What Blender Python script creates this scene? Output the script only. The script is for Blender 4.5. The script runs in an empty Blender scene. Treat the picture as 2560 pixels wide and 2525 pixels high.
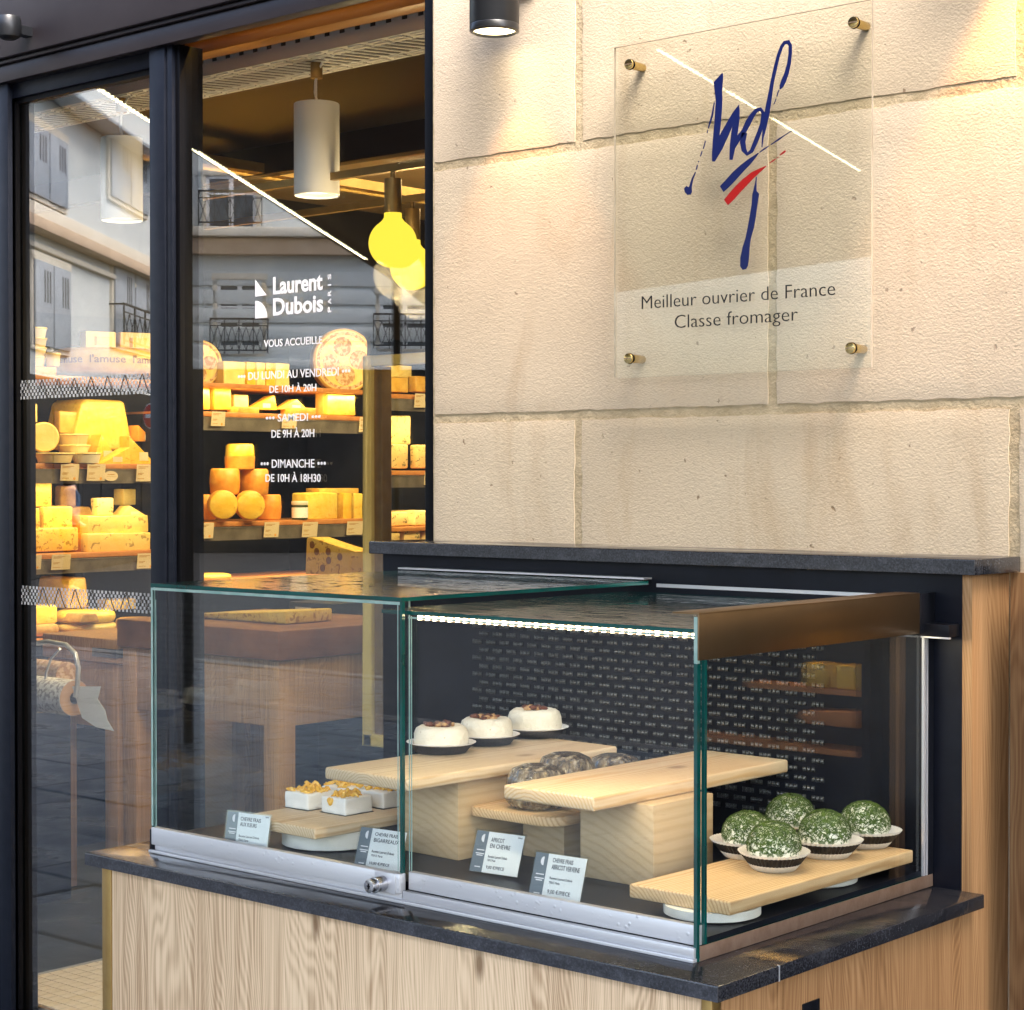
import bpy, bmesh, math, random
from mathutils import Vector, Matrix
R = math.radians
random.seed(7)
S = bpy.context.scene
COL = S.collection

# ------------------------------------------------------------------ camera
cd = bpy.data.cameras.new('camera'); cam = bpy.data.objects.new('camera', cd); COL.objects.link(cam)
S.camera = cam
cd.sensor_width = 36; cd.lens = 67.252; cd.clip_start = 0.05; cd.clip_end = 500
cam.matrix_world = Matrix([
  [0.752544, -0.008834, 0.658483, 0.0],
  [0.658542, 0.010786, -0.752467, 0.0],
  [-0.000455, 0.999903, 0.013935, 1.62],
  [0, 0, 0, 1],
])

# ------------------------------------------------------------------ world, sun, exposure
W = bpy.data.worlds.new('World'); S.world = W; W.use_nodes = True
wt = W.node_tree; wt.nodes.clear()
sky = wt.nodes.new('ShaderNodeTexSky'); sky.sky_type = 'NISHITA'; sky.sun_disc = False
SUN_EL, SUN_AZ = R(55), R(120)
sky.sun_elevation = SUN_EL; sky.sun_rotation = SUN_AZ; sky.air_density = 1.0; sky.dust_density = 4.0
bg = wt.nodes.new('ShaderNodeBackground'); bg.inputs[1].default_value = 0.15
wo = wt.nodes.new('ShaderNodeOutputWorld')
wt.links.new(sky.outputs[0], bg.inputs[0]); wt.links.new(bg.outputs[0], wo.inputs[0])
ld = bpy.data.lights.new('sun', 'SUN'); ld.energy = 1.0; ld.angle = R(30); ld.color = (1, .95, .88)
sun = bpy.data.objects.new('sun', ld); COL.objects.link(sun)
sd = Vector((math.sin(SUN_AZ)*math.cos(SUN_EL), math.cos(SUN_AZ)*math.cos(SUN_EL), math.sin(SUN_EL)))
sun.rotation_euler = sd.to_track_quat('Z', 'Y').to_euler()
S.view_settings.view_transform = 'Standard'; S.view_settings.look = 'None'
S.view_settings.gamma = 1; S.view_settings.use_curve_mapping = False
S.view_settings.exposure = 2.55
cy = S.cycles
cy.max_bounces = 8; cy.diffuse_bounces = 3; cy.glossy_bounces = 4; cy.transmission_bounces = 6
cy.transparent_max_bounces = 40; cy.caustics_reflective = False; cy.caustics_refractive = False
cy.sample_clamp_indirect = 6
cy.use_denoising = True

# ------------------------------------------------------------------ materials
MATS = {}
def newmat(name):
    m = bpy.data.materials.new(name); m.use_nodes = True; nt = m.node_tree; nt.nodes.clear()
    out = nt.nodes.new('ShaderNodeOutputMaterial'); MATS[name] = m
    return m, nt, out
class N:
    def __init__(s, nt): s.nt = nt
    def n(s, typ, ins=None, **kw):
        nd = s.nt.nodes.new('ShaderNode'+typ)
        for k, v in kw.items(): setattr(nd, k, v)
        for k, v in (ins or {}).items():
            if isinstance(v, bpy.types.NodeSocket): s.nt.links.new(v, nd.inputs[k])
            else: nd.inputs[k].default_value = v
        return nd
    def coord(s, sc=(1, 1, 1), rot=(0, 0, 0), loc=(0, 0, 0)):
        c = s.n('TexCoord'); return s.n('Mapping', {0: c.outputs['Object'], 1: loc, 2: rot, 3: sc}).outputs[0]
    def noise(s, v, scale, det=4, rough=.55, dist=0):
        return s.n('TexNoise', {'Vector': v, 'Scale': scale, 'Detail': det, 'Roughness': rough, 'Distortion': dist}).outputs[0]
    def ramp(s, fac, pts):
        r = s.n('ValToRGB', {0: fac}); e = r.color_ramp.elements
        while len(e) < len(pts): e.new(.5)
        for i, (p, c) in enumerate(pts):
            e[i].position = p; e[i].color = (c, c, c, 1) if isinstance(c, (int, float)) else (*c, 1)
        return r.outputs[0]
    def mix(s, f, a, b, mode='MIX'):
        m = s.n('Mix', data_type='RGBA', blend_type=mode)
        for i, v in ((0, f), (6, a), (7, b)):
            if isinstance(v, bpy.types.NodeSocket): s.nt.links.new(v, m.inputs[i])
            else: m.inputs[i].default_value = v if i == 0 else ((*v, 1) if len(v) == 3 else v)
        return m.outputs[2]
    def math(s, op, a, b=0., c=0.):
        m = s.n('Math', operation=op)
        for i, v in enumerate((a, b, c)):
            if isinstance(v, bpy.types.NodeSocket): s.nt.links.new(v, m.inputs[i])
            else: m.inputs[i].default_value = v
        return m.outputs[0]
    def bump(s, h, st, dist=.002):
        return s.n('Bump', {'Height': h, 'Strength': st, 'Distance': dist}).outputs[0]
def col(c): return (*c, 1) if len(c) == 3 else c
def principled(k, nt, out, base, rough=.5, metal=0, nrm=None, **kw):
    b = nt.nodes.new('ShaderNodeBsdfPrincipled')
    def put(nm, v):
        if isinstance(v, bpy.types.NodeSocket): nt.links.new(v, b.inputs[nm])
        else: b.inputs[nm].default_value = col(v) if nm in ('Base Color', 'Emission Color') or 'Tint' in nm else v
    put('Base Color', base); put('Roughness', rough); put('Metallic', metal)
    if nrm is not None: put('Normal', nrm)
    for a, v in kw.items(): put(a, v)
    nt.links.new(b.outputs[0], out.inputs[0]); return b
def simple(name, c1, c2=None, sc=20, rough=.5, metal=0, bump=0, bsc=80, bd=.002, det=4, rng=(.35, .65), **kw):
    m, nt, out = newmat(name); k = N(nt); v = k.coord()
    base = c1
    if c2: base = k.ramp(k.noise(v, sc, det), [(rng[0], c1), (rng[1], c2)])
    nr = k.bump(k.noise(v, bsc, 5, .6), bump, bd) if bump else None
    principled(k, nt, out, base, rough, metal, nr, **kw); return m
def emit(name, c, st):
    m, nt, out = newmat(name); e = nt.nodes.new('ShaderNodeEmission')
    e.inputs[0].default_value = (*c, 1); e.inputs[1].default_value = st; nt.links.new(e.outputs[0], out.inputs[0]); return m

def glass(name, f0=.04, tint=(1, 1, 1), rough=0., dirt=0., wet=0.):
    m, nt, out = newmat(name); k = N(nt)
    lw = k.n('LayerWeight', {'Blend': .5}).outputs['Facing']
    fr = k.math('ADD', f0, k.math('MULTIPLY', k.math('POWER', lw, 5.), 1-f0))
    t = k.n('BsdfTransparent', {0: (*tint, 1)}).outputs[0]
    g = k.n('BsdfGlossy', {0: (1, 1, 1, 1), 1: rough}).outputs[0]
    if wet:
        h = k.ramp(k.noise(k.coord((1, 3, 1)), 13, 5, .65, .5), [(.4, 0.), (.6, 1.)])
        nt.links.new(k.bump(h, wet, .002), g.node.inputs['Normal'])
    mx = k.n('MixShader', {0: fr, 1: t, 2: g}).outputs[0]
    if dirt:
        v = k.coord()
        d = k.ramp(k.noise(v, 9, 8, .7, .5), [(.5, 0.), (.85, dirt)])
        sp = k.ramp(k.noise(v, 230, 2), [(.70, 0.), (.78, .5)])
        d = k.math('MAXIMUM', d, k.math('MULTIPLY', sp, dirt*8))
        df = k.n('BsdfDiffuse', {0: (.75, .78, .78, 1)}).outputs[0]
        mx = k.n('MixShader', {0: d, 1: mx, 2: df}).outputs[0]
    nt.links.new(mx, out.inputs[0]); return m

glass('window_glass', .108, (.93, .95, .94), 0)
glass('case_glass', .034, (.965, .982, .976), 0, .012)
glass('plaque_glass', .032, (.985, .99, .972), 0)
glass('lid_glass', .06, (.95, .975, .965), 0, .02, .22)
simple('plaque_edge', (.42, .38, .31), (.30, .26, .20), 9, .2)
glass('holder_glass', .04, (.97, .985, .985), .05)
simple('glass_edge', (.0, .042, .036), (.0, .09, .08), 6, .12, **{'Specular IOR Level': .8})
simple('glass_edge_pale', (.25, .42, .38), (.4, .55, .5), 30, .15)
# limestone of the wall
def stone():
    m, nt, out = newmat('limestone'); k = N(nt); v = k.coord()
    ri = k.n('ObjectInfo').outputs['Random']
    big = k.noise(v, 1.3, 5, .6); st = k.noise(k.coord((5, 5, 1.1)), 1.6, 6, .65, .6)
    c = k.ramp(big, [(.35, (.61, .49, .34)), (.65, (.70, .575, .41))])
    c = k.mix(k.ramp(st, [(.54, 0.), (.72, .5)]), c, (.48, .33, .18))
    fine = k.noise(v, 95, 4, .7)
    c = k.mix(k.ramp(fine, [(.30, .35), (.48, 0.)]), c, (.42, .32, .22))
    pit = k.noise(v, 42, 3, .5)
    c = k.mix(k.ramp(pit, [(.69, 0.), (.725, .75)]), c, (.17, .10, .05))
    c = k.mix(k.math('MULTIPLY', ri, .30), c, (.74, .62, .5))
    # crust marks dragged slantwise by the combing tool
    vor = k.n('TexVoronoi', {'Vector': k.coord((1, 1, 1.5), (0, R(28), 0)), 'Scale': 210.}, feature='SMOOTH_F1').outputs[0]
    h = k.math('ADD', k.math('MULTIPLY', vor, 1.0), k.math('MULTIPLY', k.noise(v, 280, 4, .65), 1.2))
    h = k.math('ADD', h, k.math('MULTIPLY', k.noise(v, 34, 3), .35))
    h = k.math('SUBTRACT', h, k.math('MULTIPLY', k.ramp(pit, [(.70, 0.), (.76, 1.)]), .8))
    principled(k, nt, out, c, .95, 0, k.bump(h, .34, .0021), **{'Specular IOR Level': .15})
stone()
simple('mortar', (.46, .36, .22), (.60, .48, .31), 22, .95, 0, .9, 120, .004)
def granite():
    m, nt, out = newmat('granite'); k = N(nt); v = k.coord()
    c = k.ramp(k.noise(v, 260, 3, .7), [(.42, (.012, .013, .017)), (.62, (.035, .037, .045)), (.75, (.11, .11, .12))])
    wet = k.noise(k.coord((1, 2.2, 1)), 4.5, 3, .5, .4)
    r = k.ramp(wet, [(.46, .04), (.54, .24)])
    sm = k.ramp(k.noise(v, 17, 6, .7), [(.52, 0.), (.8, .35)])
    c = k.mix(sm, c, (.13, .14, .16))
    h = k.math('ADD', k.math('MULTIPLY', k.ramp(wet, [(.46, 1.), (.52, 0.)]), .6), k.math('MULTIPLY', k.noise(v, 330, 3), .35))
    principled(k, nt, out, c, r, 0, k.bump(h, .25, .0012), **{'Specular IOR Level': .6})
granite()
def granite_side():
    m, nt, out = newmat('granite_edge'); k = N(nt); v = k.coord()
    c = k.ramp(k.noise(v, 300, 3, .7), [(.42, (.014, .015, .02)), (.6, (.04, .043, .053)), (.75, (.10, .10, .12))])
    c = k.mix(k.ramp(k.noise(k.coord((1, 1, 2)), 16, 6, .75), [(.5, 0.), (.8, .45)]), c, (.16, .17, .2))
    principled(k, nt, out, c, .42, 0, k.bump(k.noise(v, 150, 5), .5, .002))
granite_side()
def oak(name, a, b, dark, seed, axis='xz'):
    # oak laminate: grain runs up, long cathedral figures, dark cracks
    m, nt, out = newmat(name); k = N(nt)
    v = k.coord((1, 1, 1), loc=(seed, seed*.7, seed*.3))
    warp = k.noise(k.coord((3.2, 3.2, .55), loc=(seed, seed, seed)), 1.0, 3, .5)
    sx = k.n('SeparateXYZ', {0: v})
    u = k.math('ADD', sx.outputs[0], k.math('MULTIPLY', sx.outputs[1], 1.07))
    u2 = k.math('ADD', k.math('MULTIPLY', u, 1.0), k.math('MULTIPLY', warp, .55))
    rings = k.math('SINE', k.math('MULTIPLY', u2, 900.))
    rings = k.math('MULTIPLY_ADD', rings, .5, .5)
    fibre = k.noise(k.coord((430, 430, 5), loc=(seed, 0, 0)), 1.0, 5, .65)
    fib2 = k.noise(k.coord((120, 120, 1.6), loc=(0, seed, 0)), 1.0, 4, .6)
    tone = k.noise(k.coord((4, 4, .5), loc=(seed, 0, seed)), 1.5, 3)
    f = k.math('ADD', k.math('MULTIPLY', fibre, .34), k.math('ADD', k.math('MULTIPLY', fib2, .30), k.math('MULTIPLY', rings, .085)))
    f = k.math('ADD', f, k.math('MULTIPLY', tone, .2))
    c = k.ramp(f, [(.36, dark), (.50, b), (.64, a)])
    kn = k.n('TexVoronoi', {'Vector': k.coord((4.2, 4.2, 1.7), loc=(seed*2, seed, 0)), 'Scale': 1.}).outputs[0]
    c = k.mix(k.ramp(kn, [(.02, .85), (.06, 0.)]), c, (.16, .085, .035))
    cr = k.noise(k.coord((110, 110, 2.6), loc=(seed*3, 0, 0)), 1., 2, .4, .2)
    c = k.mix(k.ramp(cr, [(.765, 0.), (.785, .8)]), c, (.16, .085, .04))
    principled(k, nt, out, c, .55, 0, k.bump(fibre, .35, .0008), **{'Specular IOR Level': .35})
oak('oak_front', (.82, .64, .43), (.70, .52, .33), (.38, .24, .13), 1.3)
oak('oak_shaded', (.54, .33, .165), (.42, .235, .105), (.25, .125, .05), 5.1)  # same oak painted darker and browner, shade of the side put into the colour
def rings(name, a, b, sc, centre, dist=1.2, rough=.5):
    # solid pine: growth rings about an axis along the board, arcs on the end grain
    m, nt, out = newmat(name); k = N(nt)
    v = k.coord((1, .035, 1), (0, 0, 0), centre)
    sx = k.n('SeparateXYZ', {0: v})
    wob = k.noise(k.coord((9, 1.3, 9)), 1.2, 4, .6)
    r2 = k.math('SQRT', k.math('ADD', k.math('POWER', sx.outputs[0], 2.), k.math('POWER', sx.outputs[2], 2.)))
    ph = k.math('MULTIPLY', k.math('ADD', r2, k.math('MULTIPLY', wob, .018*dist)), sc)
    w = k.math('MULTIPLY_ADD', k.math('SINE', ph), .5, .5)
    w = k.math('POWER', w, 2.6)
    fib = k.noise(k.coord((260, 5, 260)), 1., 4)
    c = k.mix(k.math('MULTIPLY', w, .75), a, b)
    c = k.mix(k.ramp(fib, [(.4, .22), (.6, 0.)]), c, b)
    kn = k.n('TexVoronoi', {'Vector': k.coord((7, 4.5, 7), loc=(centre[0]*9, 3.1, 1.7)), 'Scale': 1.}).outputs[0]
    c = k.mix(k.ramp(kn, [(.05, .8), (.14, 0.)]), c, (.23, .11, .045))
    principled(k, nt, out, c, rough, 0, k.bump(w, .25, .0008)); return m
rings('pine_a', (.76, .60, .39), (.52, .34, .17), 1150, (-.105, 0, .03))
rings('pine_b', (.78, .60, .38), (.62, .37, .15), 1000, (-.055, 0, .045))
rings('pine_c', (.72, .52, .29), (.46, .26, .10), 1050, (.03, 0, .06))
rings('pine_block', (.58, .43, .25), (.50, .355, .19), 420, (.02, 0, .5), 1.2)
oak('beech', (.66, .40, .18), (.54, .30, .13), (.32, .17, .07), 9.)
simple('red_wood', (.16, .055, .03), (.26, .10, .05), 9, .4, bump=.2)
simple('shelf_wood', (.48, .18, .045), (.62, .27, .08), 12, .45)
simple('beam_wood', (.62, .30, .07), (.52, .23, .05), 3, .4)
simple('black_steel', (.004, .005, .008), (.007, .008, .012), 12, .42, 0, .08, 200, **{'Specular IOR Level': .2})
simple('frame_steel', (.006, .008, .014), (.009, .011, .018), 30, .45, .0, .08, 300, **{'Specular IOR Level': .14})
simple('fascia_steel', (.017, .013, .015), (.023, .018, .020), 5, .42, .0, .1, 300)
simple('rubber', (.002, .002, .003), None, rough=.5, **{'Specular IOR Level': .1})
simple('louvre_steel', (.045, .048, .05), (.07, .074, .078), 60, .30, .3)
simple('cabinet_black', (.003, .004, .009), (.006, .008, .015), 9, .4, **{'Specular IOR Level': .2})
def alu(name, c, rough, drops=0.):
    m, nt, out = newmat(name); k = N(nt)
    b = k.noise(k.coord((2, 2, 260)), 1.4, 4, .6)
    h = k.math('MULTIPLY', b, .25)
    if drops:
        vo = k.n('TexVoronoi', {'Vector': k.coord(), 'Scale': 95.}, feature='F1').outputs[0]
        msk = k.ramp(k.noise(k.coord(), 20, 3), [(.48, 0.), (.56, 1.)])
        h = k.math('ADD', h, k.math('MULTIPLY', k.math('MULTIPLY', k.ramp(vo, [(.14, 1.), (.32, 0.)]), msk), drops))
    principled(k, nt, out, c, rough, .45, k.bump(h, .35, .0012)); return m
alu('aluminium', (.66, .67, .69), .38, 1.6)
alu('aluminium_plain', (.62, .63, .66), .3)
simple('bronze', (.19, .125, .065), (.23, .15, .08), 4, .34, .9, .06, 300)
simple('bronze_dull', (.26, .17, .12), (.33, .23, .17), 40, .42, .5, .3, 200)
simple('brass', (.60, .44, .18), (.66, .50, .22), 30, .24, 1.)
simple('brass_dull', (.28, .17, .05), (.34, .22, .075), 18, .38, .7, .1)
simple('brass_frame', (.58, .46, .15), (.64, .52, .19), 12, .45, .1)
simple('rail_metal', (.15, .13, .11), (.24, .21, .18), 12, .35, .3)
simple('lock_metal', (.5, .5, .52), (.42, .42, .44), 60, .25, 1.)
simple('lamp_black', (.010, .011, .013), None, rough=.33)
simple('lamp_white', (.90, .90, .90), None, rough=.5)
simple('tray_white', (.88, .88, .87), None, rough=.45)
simple('paper', (.92, .93, .95), (.94, .94, .95), 9, .6)
simple('tag_paper', (.75, .62, .42), None, rough=.6)
simple('ink', (.03, .035, .05), None, rough=.6)
simple('ink_grey', (.17, .20, .24), None, rough=.5)
simple('band_white', (.42, .43, .45), None, rough=.5)
simple('vinyl', (.80, .79, .83), None, rough=.5)
simple('logo_blue', (.0, .007, .09), None, rough=.35)
simple('logo_red', (.36, .003, .003), None, rough=.35)
simple('hole_shade', (.20, .085, .015), (.28, .12, .02), 40, .6)
simple('black_print', (.015, .012, .01), None, rough=.5)
def foody(name, a, b, sc=14, rough=.45, sss=.0, bump=.4, bsc=60, bd=.003, spots=None, rng=(.35, .65)):
    m, nt, out = newmat(name); k = N(nt); v = k.coord()
    c = k.ramp(k.noise(v, sc, 5, .6), [(rng[0], a), (rng[1], b)])
    if spots:
        s0, th, sc2, cc = spots
        c = k.mix(k.ramp(k.noise(v, s0, 3, .6, .6), [(th, 0.), (th+.04, .85)]), c, cc)
    principled(k, nt, out, c, rough, 0, k.bump(k.noise(v, bsc, 5, .6), bump, bd)); return m
foody('cheese_yellow', (.84, .56, .07), (.93, .72, .16), 22, .22, bump=.7, bsc=26, bd=.006, rng=(.3, .7), spots=(70, .63, 0, (.62, .38, .03)))
foody('cheese_pale', (.86, .64, .20), (.93, .76, .33), 20, .24, bump=.6, bsc=30, bd=.006)
foody('cheese_gold', (.84, .50, .04), (.92, .62, .09), 24, .22, bump=.7, bsc=24, bd=.006, spots=(60, .64, 0, (.60, .30, .02)))
foody('cheese_holes', (.82, .54, .08), (.92, .66, .15), 22, .3, spots=(46, .575, 0, (.42, .22, .03)))
foody('cheese_layered', (.88, .60, .15), (.92, .70, .24), 14, .28, spots=(26, .62, 0, (.38, .25, .08)))
foody('rind_orange', (.78, .30, .03), (.90, .43, .07), 28, .35)
foody('rind_brown', (.42, .23, .07), (.60, .37, .13), 26, .7, bump=.9)
foody('rind_gold', (.66, .36, .06), (.84, .55, .13), 18, .35)
foody('cheese_blue', (.86, .62, .24), (.92, .70, .32), 12, spots=(40, .585, 0, (.12, .13, .06)))
foody('fresh_cheese', (.86, .77, .60), (.92, .85, .70), 20, .55, bump=.8, bsc=60, bd=.005, spots=(90, .70, 0, (.55, .42, .26)))
foody('white_cheese', (.90, .89, .84), (.93, .92, .88), 25, .5, bump=.6, bsc=55, bd=.004)
foody('walnut', (.42, .22, .09), (.62, .38, .18), 90, .55, bump=.8, bsc=160)
foody('raisin', (.09, .025, .015), (.16, .05, .03), 90, .35, bump=.6, bsc=200)
foody('candied_peel', (.86, .46, .05), (.92, .60, .12), 70, .2, bump=.5, bsc=120, bd=.002)
foody('dill', (.018, .050, .005), (.085, .15, .012), 150, .7)
foody('herbed_cheese', (.86, .86, .76), (.9, .9, .82), 150, .6, spots=(120, .53, 0, (.05, .11, .015)))
def jelly():
    m, nt, out = newmat('jelly'); k = N(nt); v = k.coord((1, 1, .28))
    c = k.ramp(k.noise(v, 70, 4, .6), [(.40, (.055, .04, .028)), (.55, (.20, .15, .085)), (.72, (.46, .40, .28))])
    h = k.math('ADD', k.noise(v, 80, 4, .6), k.noise(k.coord(), 60, 3))
    principled(k, nt, out, c, .05, 0, k.bump(h, 1., .012), **{'Specular IOR Level': .9, 'Coat Weight': .6, 'Coat Roughness': .02})
jelly()
foody('white_foam', (.72, .72, .66), (.8, .79, .72), 25, .6)
foody('tub', (.78, .60, .30), (.84, .68, .36), 12, .3)
foody('tub_white', (.82, .76, .62), (.86, .80, .68), 12, .3)
foody('cardboard', (.50, .29, .14), (.56, .34, .17), 8, .75)
foody('box_cream', (.84, .62, .34), (.88, .68, .40), 8, .6)
simple('jar_green', (.05, .07, .03), None, rough=.2)
simple('cup_paper', (.85, .83, .80), (.78, .76, .73), 60, .7)
simple('cup_black', (.005, .004, .0035), (.014, .011, .010), 120, .6)
simple('cup_brown', (.009, .007, .006), (.026, .020, .017), 90, .6)
simple('kraft_print', (.72, .50, .30), (.45, .24, .10), 60, .6, rng=(.48, .52))
simple('white_print', (.78, .76, .74), (.35, .33, .33), 70, .6, rng=(.5, .55))
simple('floor_slate', (.045, .048, .052), (.075, .078, .08), 9, .35, 0, .4, 40)
simple('floor_tile', (.78, .66, .50), (.84, .73, .58), 12, .45, 0, .2)
simple('grout', (.28, .17, .07), None, rough=.9)
simple('shop_dark', (.010, .007, .006), (.014, .010, .008), 6, .6)
simple('soffit_brown', (.008, .0045, .0035), (.011, .006, .0045), 4, .45)
simple('ceiling_pale', (.55, .42, .25), (.6, .47, .3), 6, .7)
simple('perforation', (.01, .008, .006), None, rough=.8)
emit('lens_warm', (1., .80, .45), 2.)
emit('lens_white', (1., .86, .6), 2.)
emit('globe_glow', (1., .70, .055), .31)
emit('led_cool', (1., .86, .5), 6.)
emit('led_case', (1., .84, .5), 5.)
emit('shelf_glow', (1., .62, .16), 14.)
# street
def paving():
    m, nt, out = newmat('paving'); k = N(nt); v = k.coord(); ri = k.n('ObjectInfo').outputs['Random']
    c = k.ramp(k.noise(v, 7, 7, .7), [(.35, (.055, .062, .072)), (.7, (.12, .13, .145))])
    c = k.mix(k.ramp(k.noise(k.coord((1.5, 9, 1)), 9, 6, .75), [(.52, 0.), (.66, .8)]), c, (.30, .32, .34))  # pale streaks painted in for the highlights on the slab texture
    c = k.mix(k.math('MULTIPLY', ri, .55), c, (.03, .034, .042))
    h = k.noise(k.coord((1, 4, 1)), 12, 6, .7)
    principled(k, nt, out, c, k.ramp(k.noise(v, 3, 4), [(.4, .24), (.62, .55)]), 0, k.bump(h, .8, .008))
paving()
simple('asphalt', (.018, .019, .021), (.03, .031, .034), 3, .85, 0, .5, 60, .01)
simple('kerb_stone', (.09, .09, .09), (.13, .13, .125), 9, .7)
simple('render_grey', (.60, .64, .65), (.68, .71, .71), 1.2, .85)
simple('render_cream', (.68, .62, .52), (.76, .70, .60), 1.2, .85)
simple('render_tan', (.55, .40, .28), (.62, .46, .33), 2, .85)
simple('zinc', (.24, .28, .33), (.30, .34, .38), 3, .5)
simple('shutter_grey', (.34, .38, .44), (.38, .42, .48), 4, .6)
simple('window_dark', (.03, .04, .055), (.12, .15, .19), 2, .08)
simple('window_white', (.75, .76, .78), None, rough=.5)
simple('railing_black', (.015, .015, .018), None, rough=.5)
simple('shopfront_dark', (.006, .006, .007), (.012, .012, .014), 3, .8)
simple('awning_cloth', (.030, .016, .011), (.038, .020, .014), 2, .85)
simple('denim', (.05, .09, .16), (.08, .13, .21), 12, .9)
simple('dark_trousers', (.015, .016, .02), None, rough=.9)
simple('skin', (.55, .33, .24), None, rough=.6)
simple('hair', (.03, .018, .012), None, rough=.6)
simple('sign_red', (.55, .01, .02), None, rough=.4)
simple('sign_white', (.8, .8, .8), None, rough=.4)

# ------------------------------------------------------------------ mesh helpers
class MB:
    def __init__(s): s.v = []; s.f = []; s.m = []
    def add(s, vs, fs, mi=0):
        o = len(s.v); s.v += [tuple(q) for q in vs]; s.f += [tuple(i+o for i in f) for f in fs]; s.m += [mi]*len(fs); return s
    def box(s, x0, x1, y0, y1, z0, z1, mi=0):
        return s.add([(x, y, z) for x in (x0, x1) for y in (y0, y1) for z in (z0, z1)],
                     [(0, 1, 3, 2), (4, 6, 7, 5), (0, 4, 5, 1), (2, 3, 7, 6), (0, 2, 6, 4), (1, 5, 7, 3)], mi)
    def cyl(s, p0, p1, r0, r1=None, n=20, caps=True, mi=0):
        r1 = r0 if r1 is None else r1; p0 = Vector(p0); p1 = Vector(p1); a = (p1-p0).normalized()
        u = a.orthogonal().normalized(); w = a.cross(u)
        vs = []
        for p, r in ((p0, r0), (p1, r1)):
            for i in range(n):
                t = 2*math.pi*i/n; vs.append(p+u*math.cos(t)*r+w*math.sin(t)*r)
        fs = [(i, (i+1) % n, n+(i+1) % n, n+i) for i in range(n)]
        if caps: fs += [tuple(reversed(range(n))), tuple(range(n, 2*n))]
        return s.add(vs, fs, mi)
    def tube(s, pts, r, n=8, mi=0):
        pts = [Vector(p) for p in pts]; vs = []; fs = []; u = None
        for i, p in enumerate(pts):
            t = (pts[min(i+1, len(pts)-1)]-pts[max(i-1, 0)]).normalized()
            u = t.orthogonal().normalized() if u is None else (u-t*u.dot(t)).normalized()
            w = t.cross(u); rr = r[i] if isinstance(r, (list, tuple)) else r
            vs += [p+u*math.cos(2*math.pi*j/n)*rr+w*math.sin(2*math.pi*j/n)*rr for j in range(n)]
        for i in range(len(pts)-1):
            fs += [(i*n+j, i*n+(j+1) % n, (i+1)*n+(j+1) % n, (i+1)*n+j) for j in range(n)]
        fs += [tuple(reversed(range(n))), tuple(range((len(pts)-1)*n, len(pts)*n))]
        return s.add(vs, fs, mi)
    def lathe(s, prof, c, n=32, mi=0, wave=None, M=None, mis=None):
        vs = []; m = len(prof)
        for i in range(n):
            t = 2*math.pi*i/n
            for j, (r, z) in enumerate(prof):
                rr = r*(1+(wave(j, i) if wave else 0))
                q = Vector((rr*math.cos(t), rr*math.sin(t), z))
                if M: q = M @ q
                vs.append(q+Vector(c))
        for i in range(n):
            i2 = (i+1) % n
            for j in range(m-1):
                s_ = mis[j] if mis else mi
                s.add([], [], 0)
                s.f.append((len(s.v)+i*m+j, len(s.v)+i2*m+j, len(s.v)+i2*m+j+1, len(s.v)+i*m+j+1)); s.m.append(s_)
        s.v += [tuple(q) for q in vs]; return s
    def prism(s, poly, lift, mi=0):
        # poly: list of 3D points in a plane; lift: thickness vector
        n = len(poly); a = [Vector(p) for p in poly]; b = [p+Vector(lift) for p in a]
        return s.add(a+b, [tuple(reversed(range(n))), tuple(range(n, 2*n))]+[(i, (i+1) % n, n+(i+1) % n, n+i) for i in range(n)], mi)
    def ribbon(s, path, y0, y1, mi=0):
        # path: (x, z, width) in a plane facing the street, with real thickness
        L_, R_ = [], []
        for i, (x, z, w) in enumerate(path):
            a = path[max(i-1, 0)]; b = path[min(i+1, len(path)-1)]
            d = Vector((b[0]-a[0], b[1]-a[1])); d = d.normalized() if d.length else Vector((1, 0))
            nx, nz = -d.y*w/2, d.x*w/2
            L_.append((x+nx, z+nz)); R_.append((x-nx, z-nz))
        for i in range(len(path)-1):
            q = [L_[i], L_[i+1], R_[i+1], R_[i]]
            s.prism([(x, y0, z) for x, z in q], (0, y1-y0, 0), mi)
        return s
    def build(s, name, mats, parent=None, bevel=0, seg=2, local=False, angle=38, sub=0, jit=0., jsc=1., smooth=True, recalc=True):
        me = bpy.data.meshes.new(name)
        off = Vector((0, 0, 0))
        if parent is not None and not local:
            p = parent
            while p is not None: off += p.location; p = p.parent
        me.from_pydata([tuple(Vector(q)-off) for q in s.v], [], s.f)
        for i, p in enumerate(me.polygons): p.material_index = s.m[i]
        if bevel or sub or recalc:
            bm = bmesh.new(); bm.from_mesh(me)
            bmesh.ops.remove_doubles(bm, verts=bm.verts, dist=1e-6)
            bmesh.ops.recalc_face_normals(bm, faces=bm.faces)
            if bevel:
                es = [e for e in bm.edges if e.is_manifold and e.calc_face_angle(0) > R(35)]
                bmesh.ops.bevel(bm, geom=es, offset=bevel, segments=seg, affect='EDGES', profile=.5, clamp_overlap=True)
            for _ in range(sub):
                bmesh.ops.subdivide_edges(bm, edges=bm.edges[:], cuts=1, use_grid_fill=True)
            if jit:
                from mathutils import noise
                sd_ = random.random()*50
                for v in bm.verts:
                    v.co += noise.noise_vector(v.co*jsc+Vector((sd_, 0, 0)))*jit
            bm.to_mesh(me); bm.free()
        for m in (mats if isinstance(mats, (list, tuple)) else [mats]): me.materials.append(MATS[m] if isinstance(m, str) else m)
        if smooth:
            me.polygons.foreach_set('use_smooth', [True]*len(me.polygons)); me.set_sharp_from_angle(angle=R(angle))
        o = bpy.data.objects.new(name, me); COL.objects.link(o)
        if parent is not None: o.parent = parent
        return o
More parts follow.
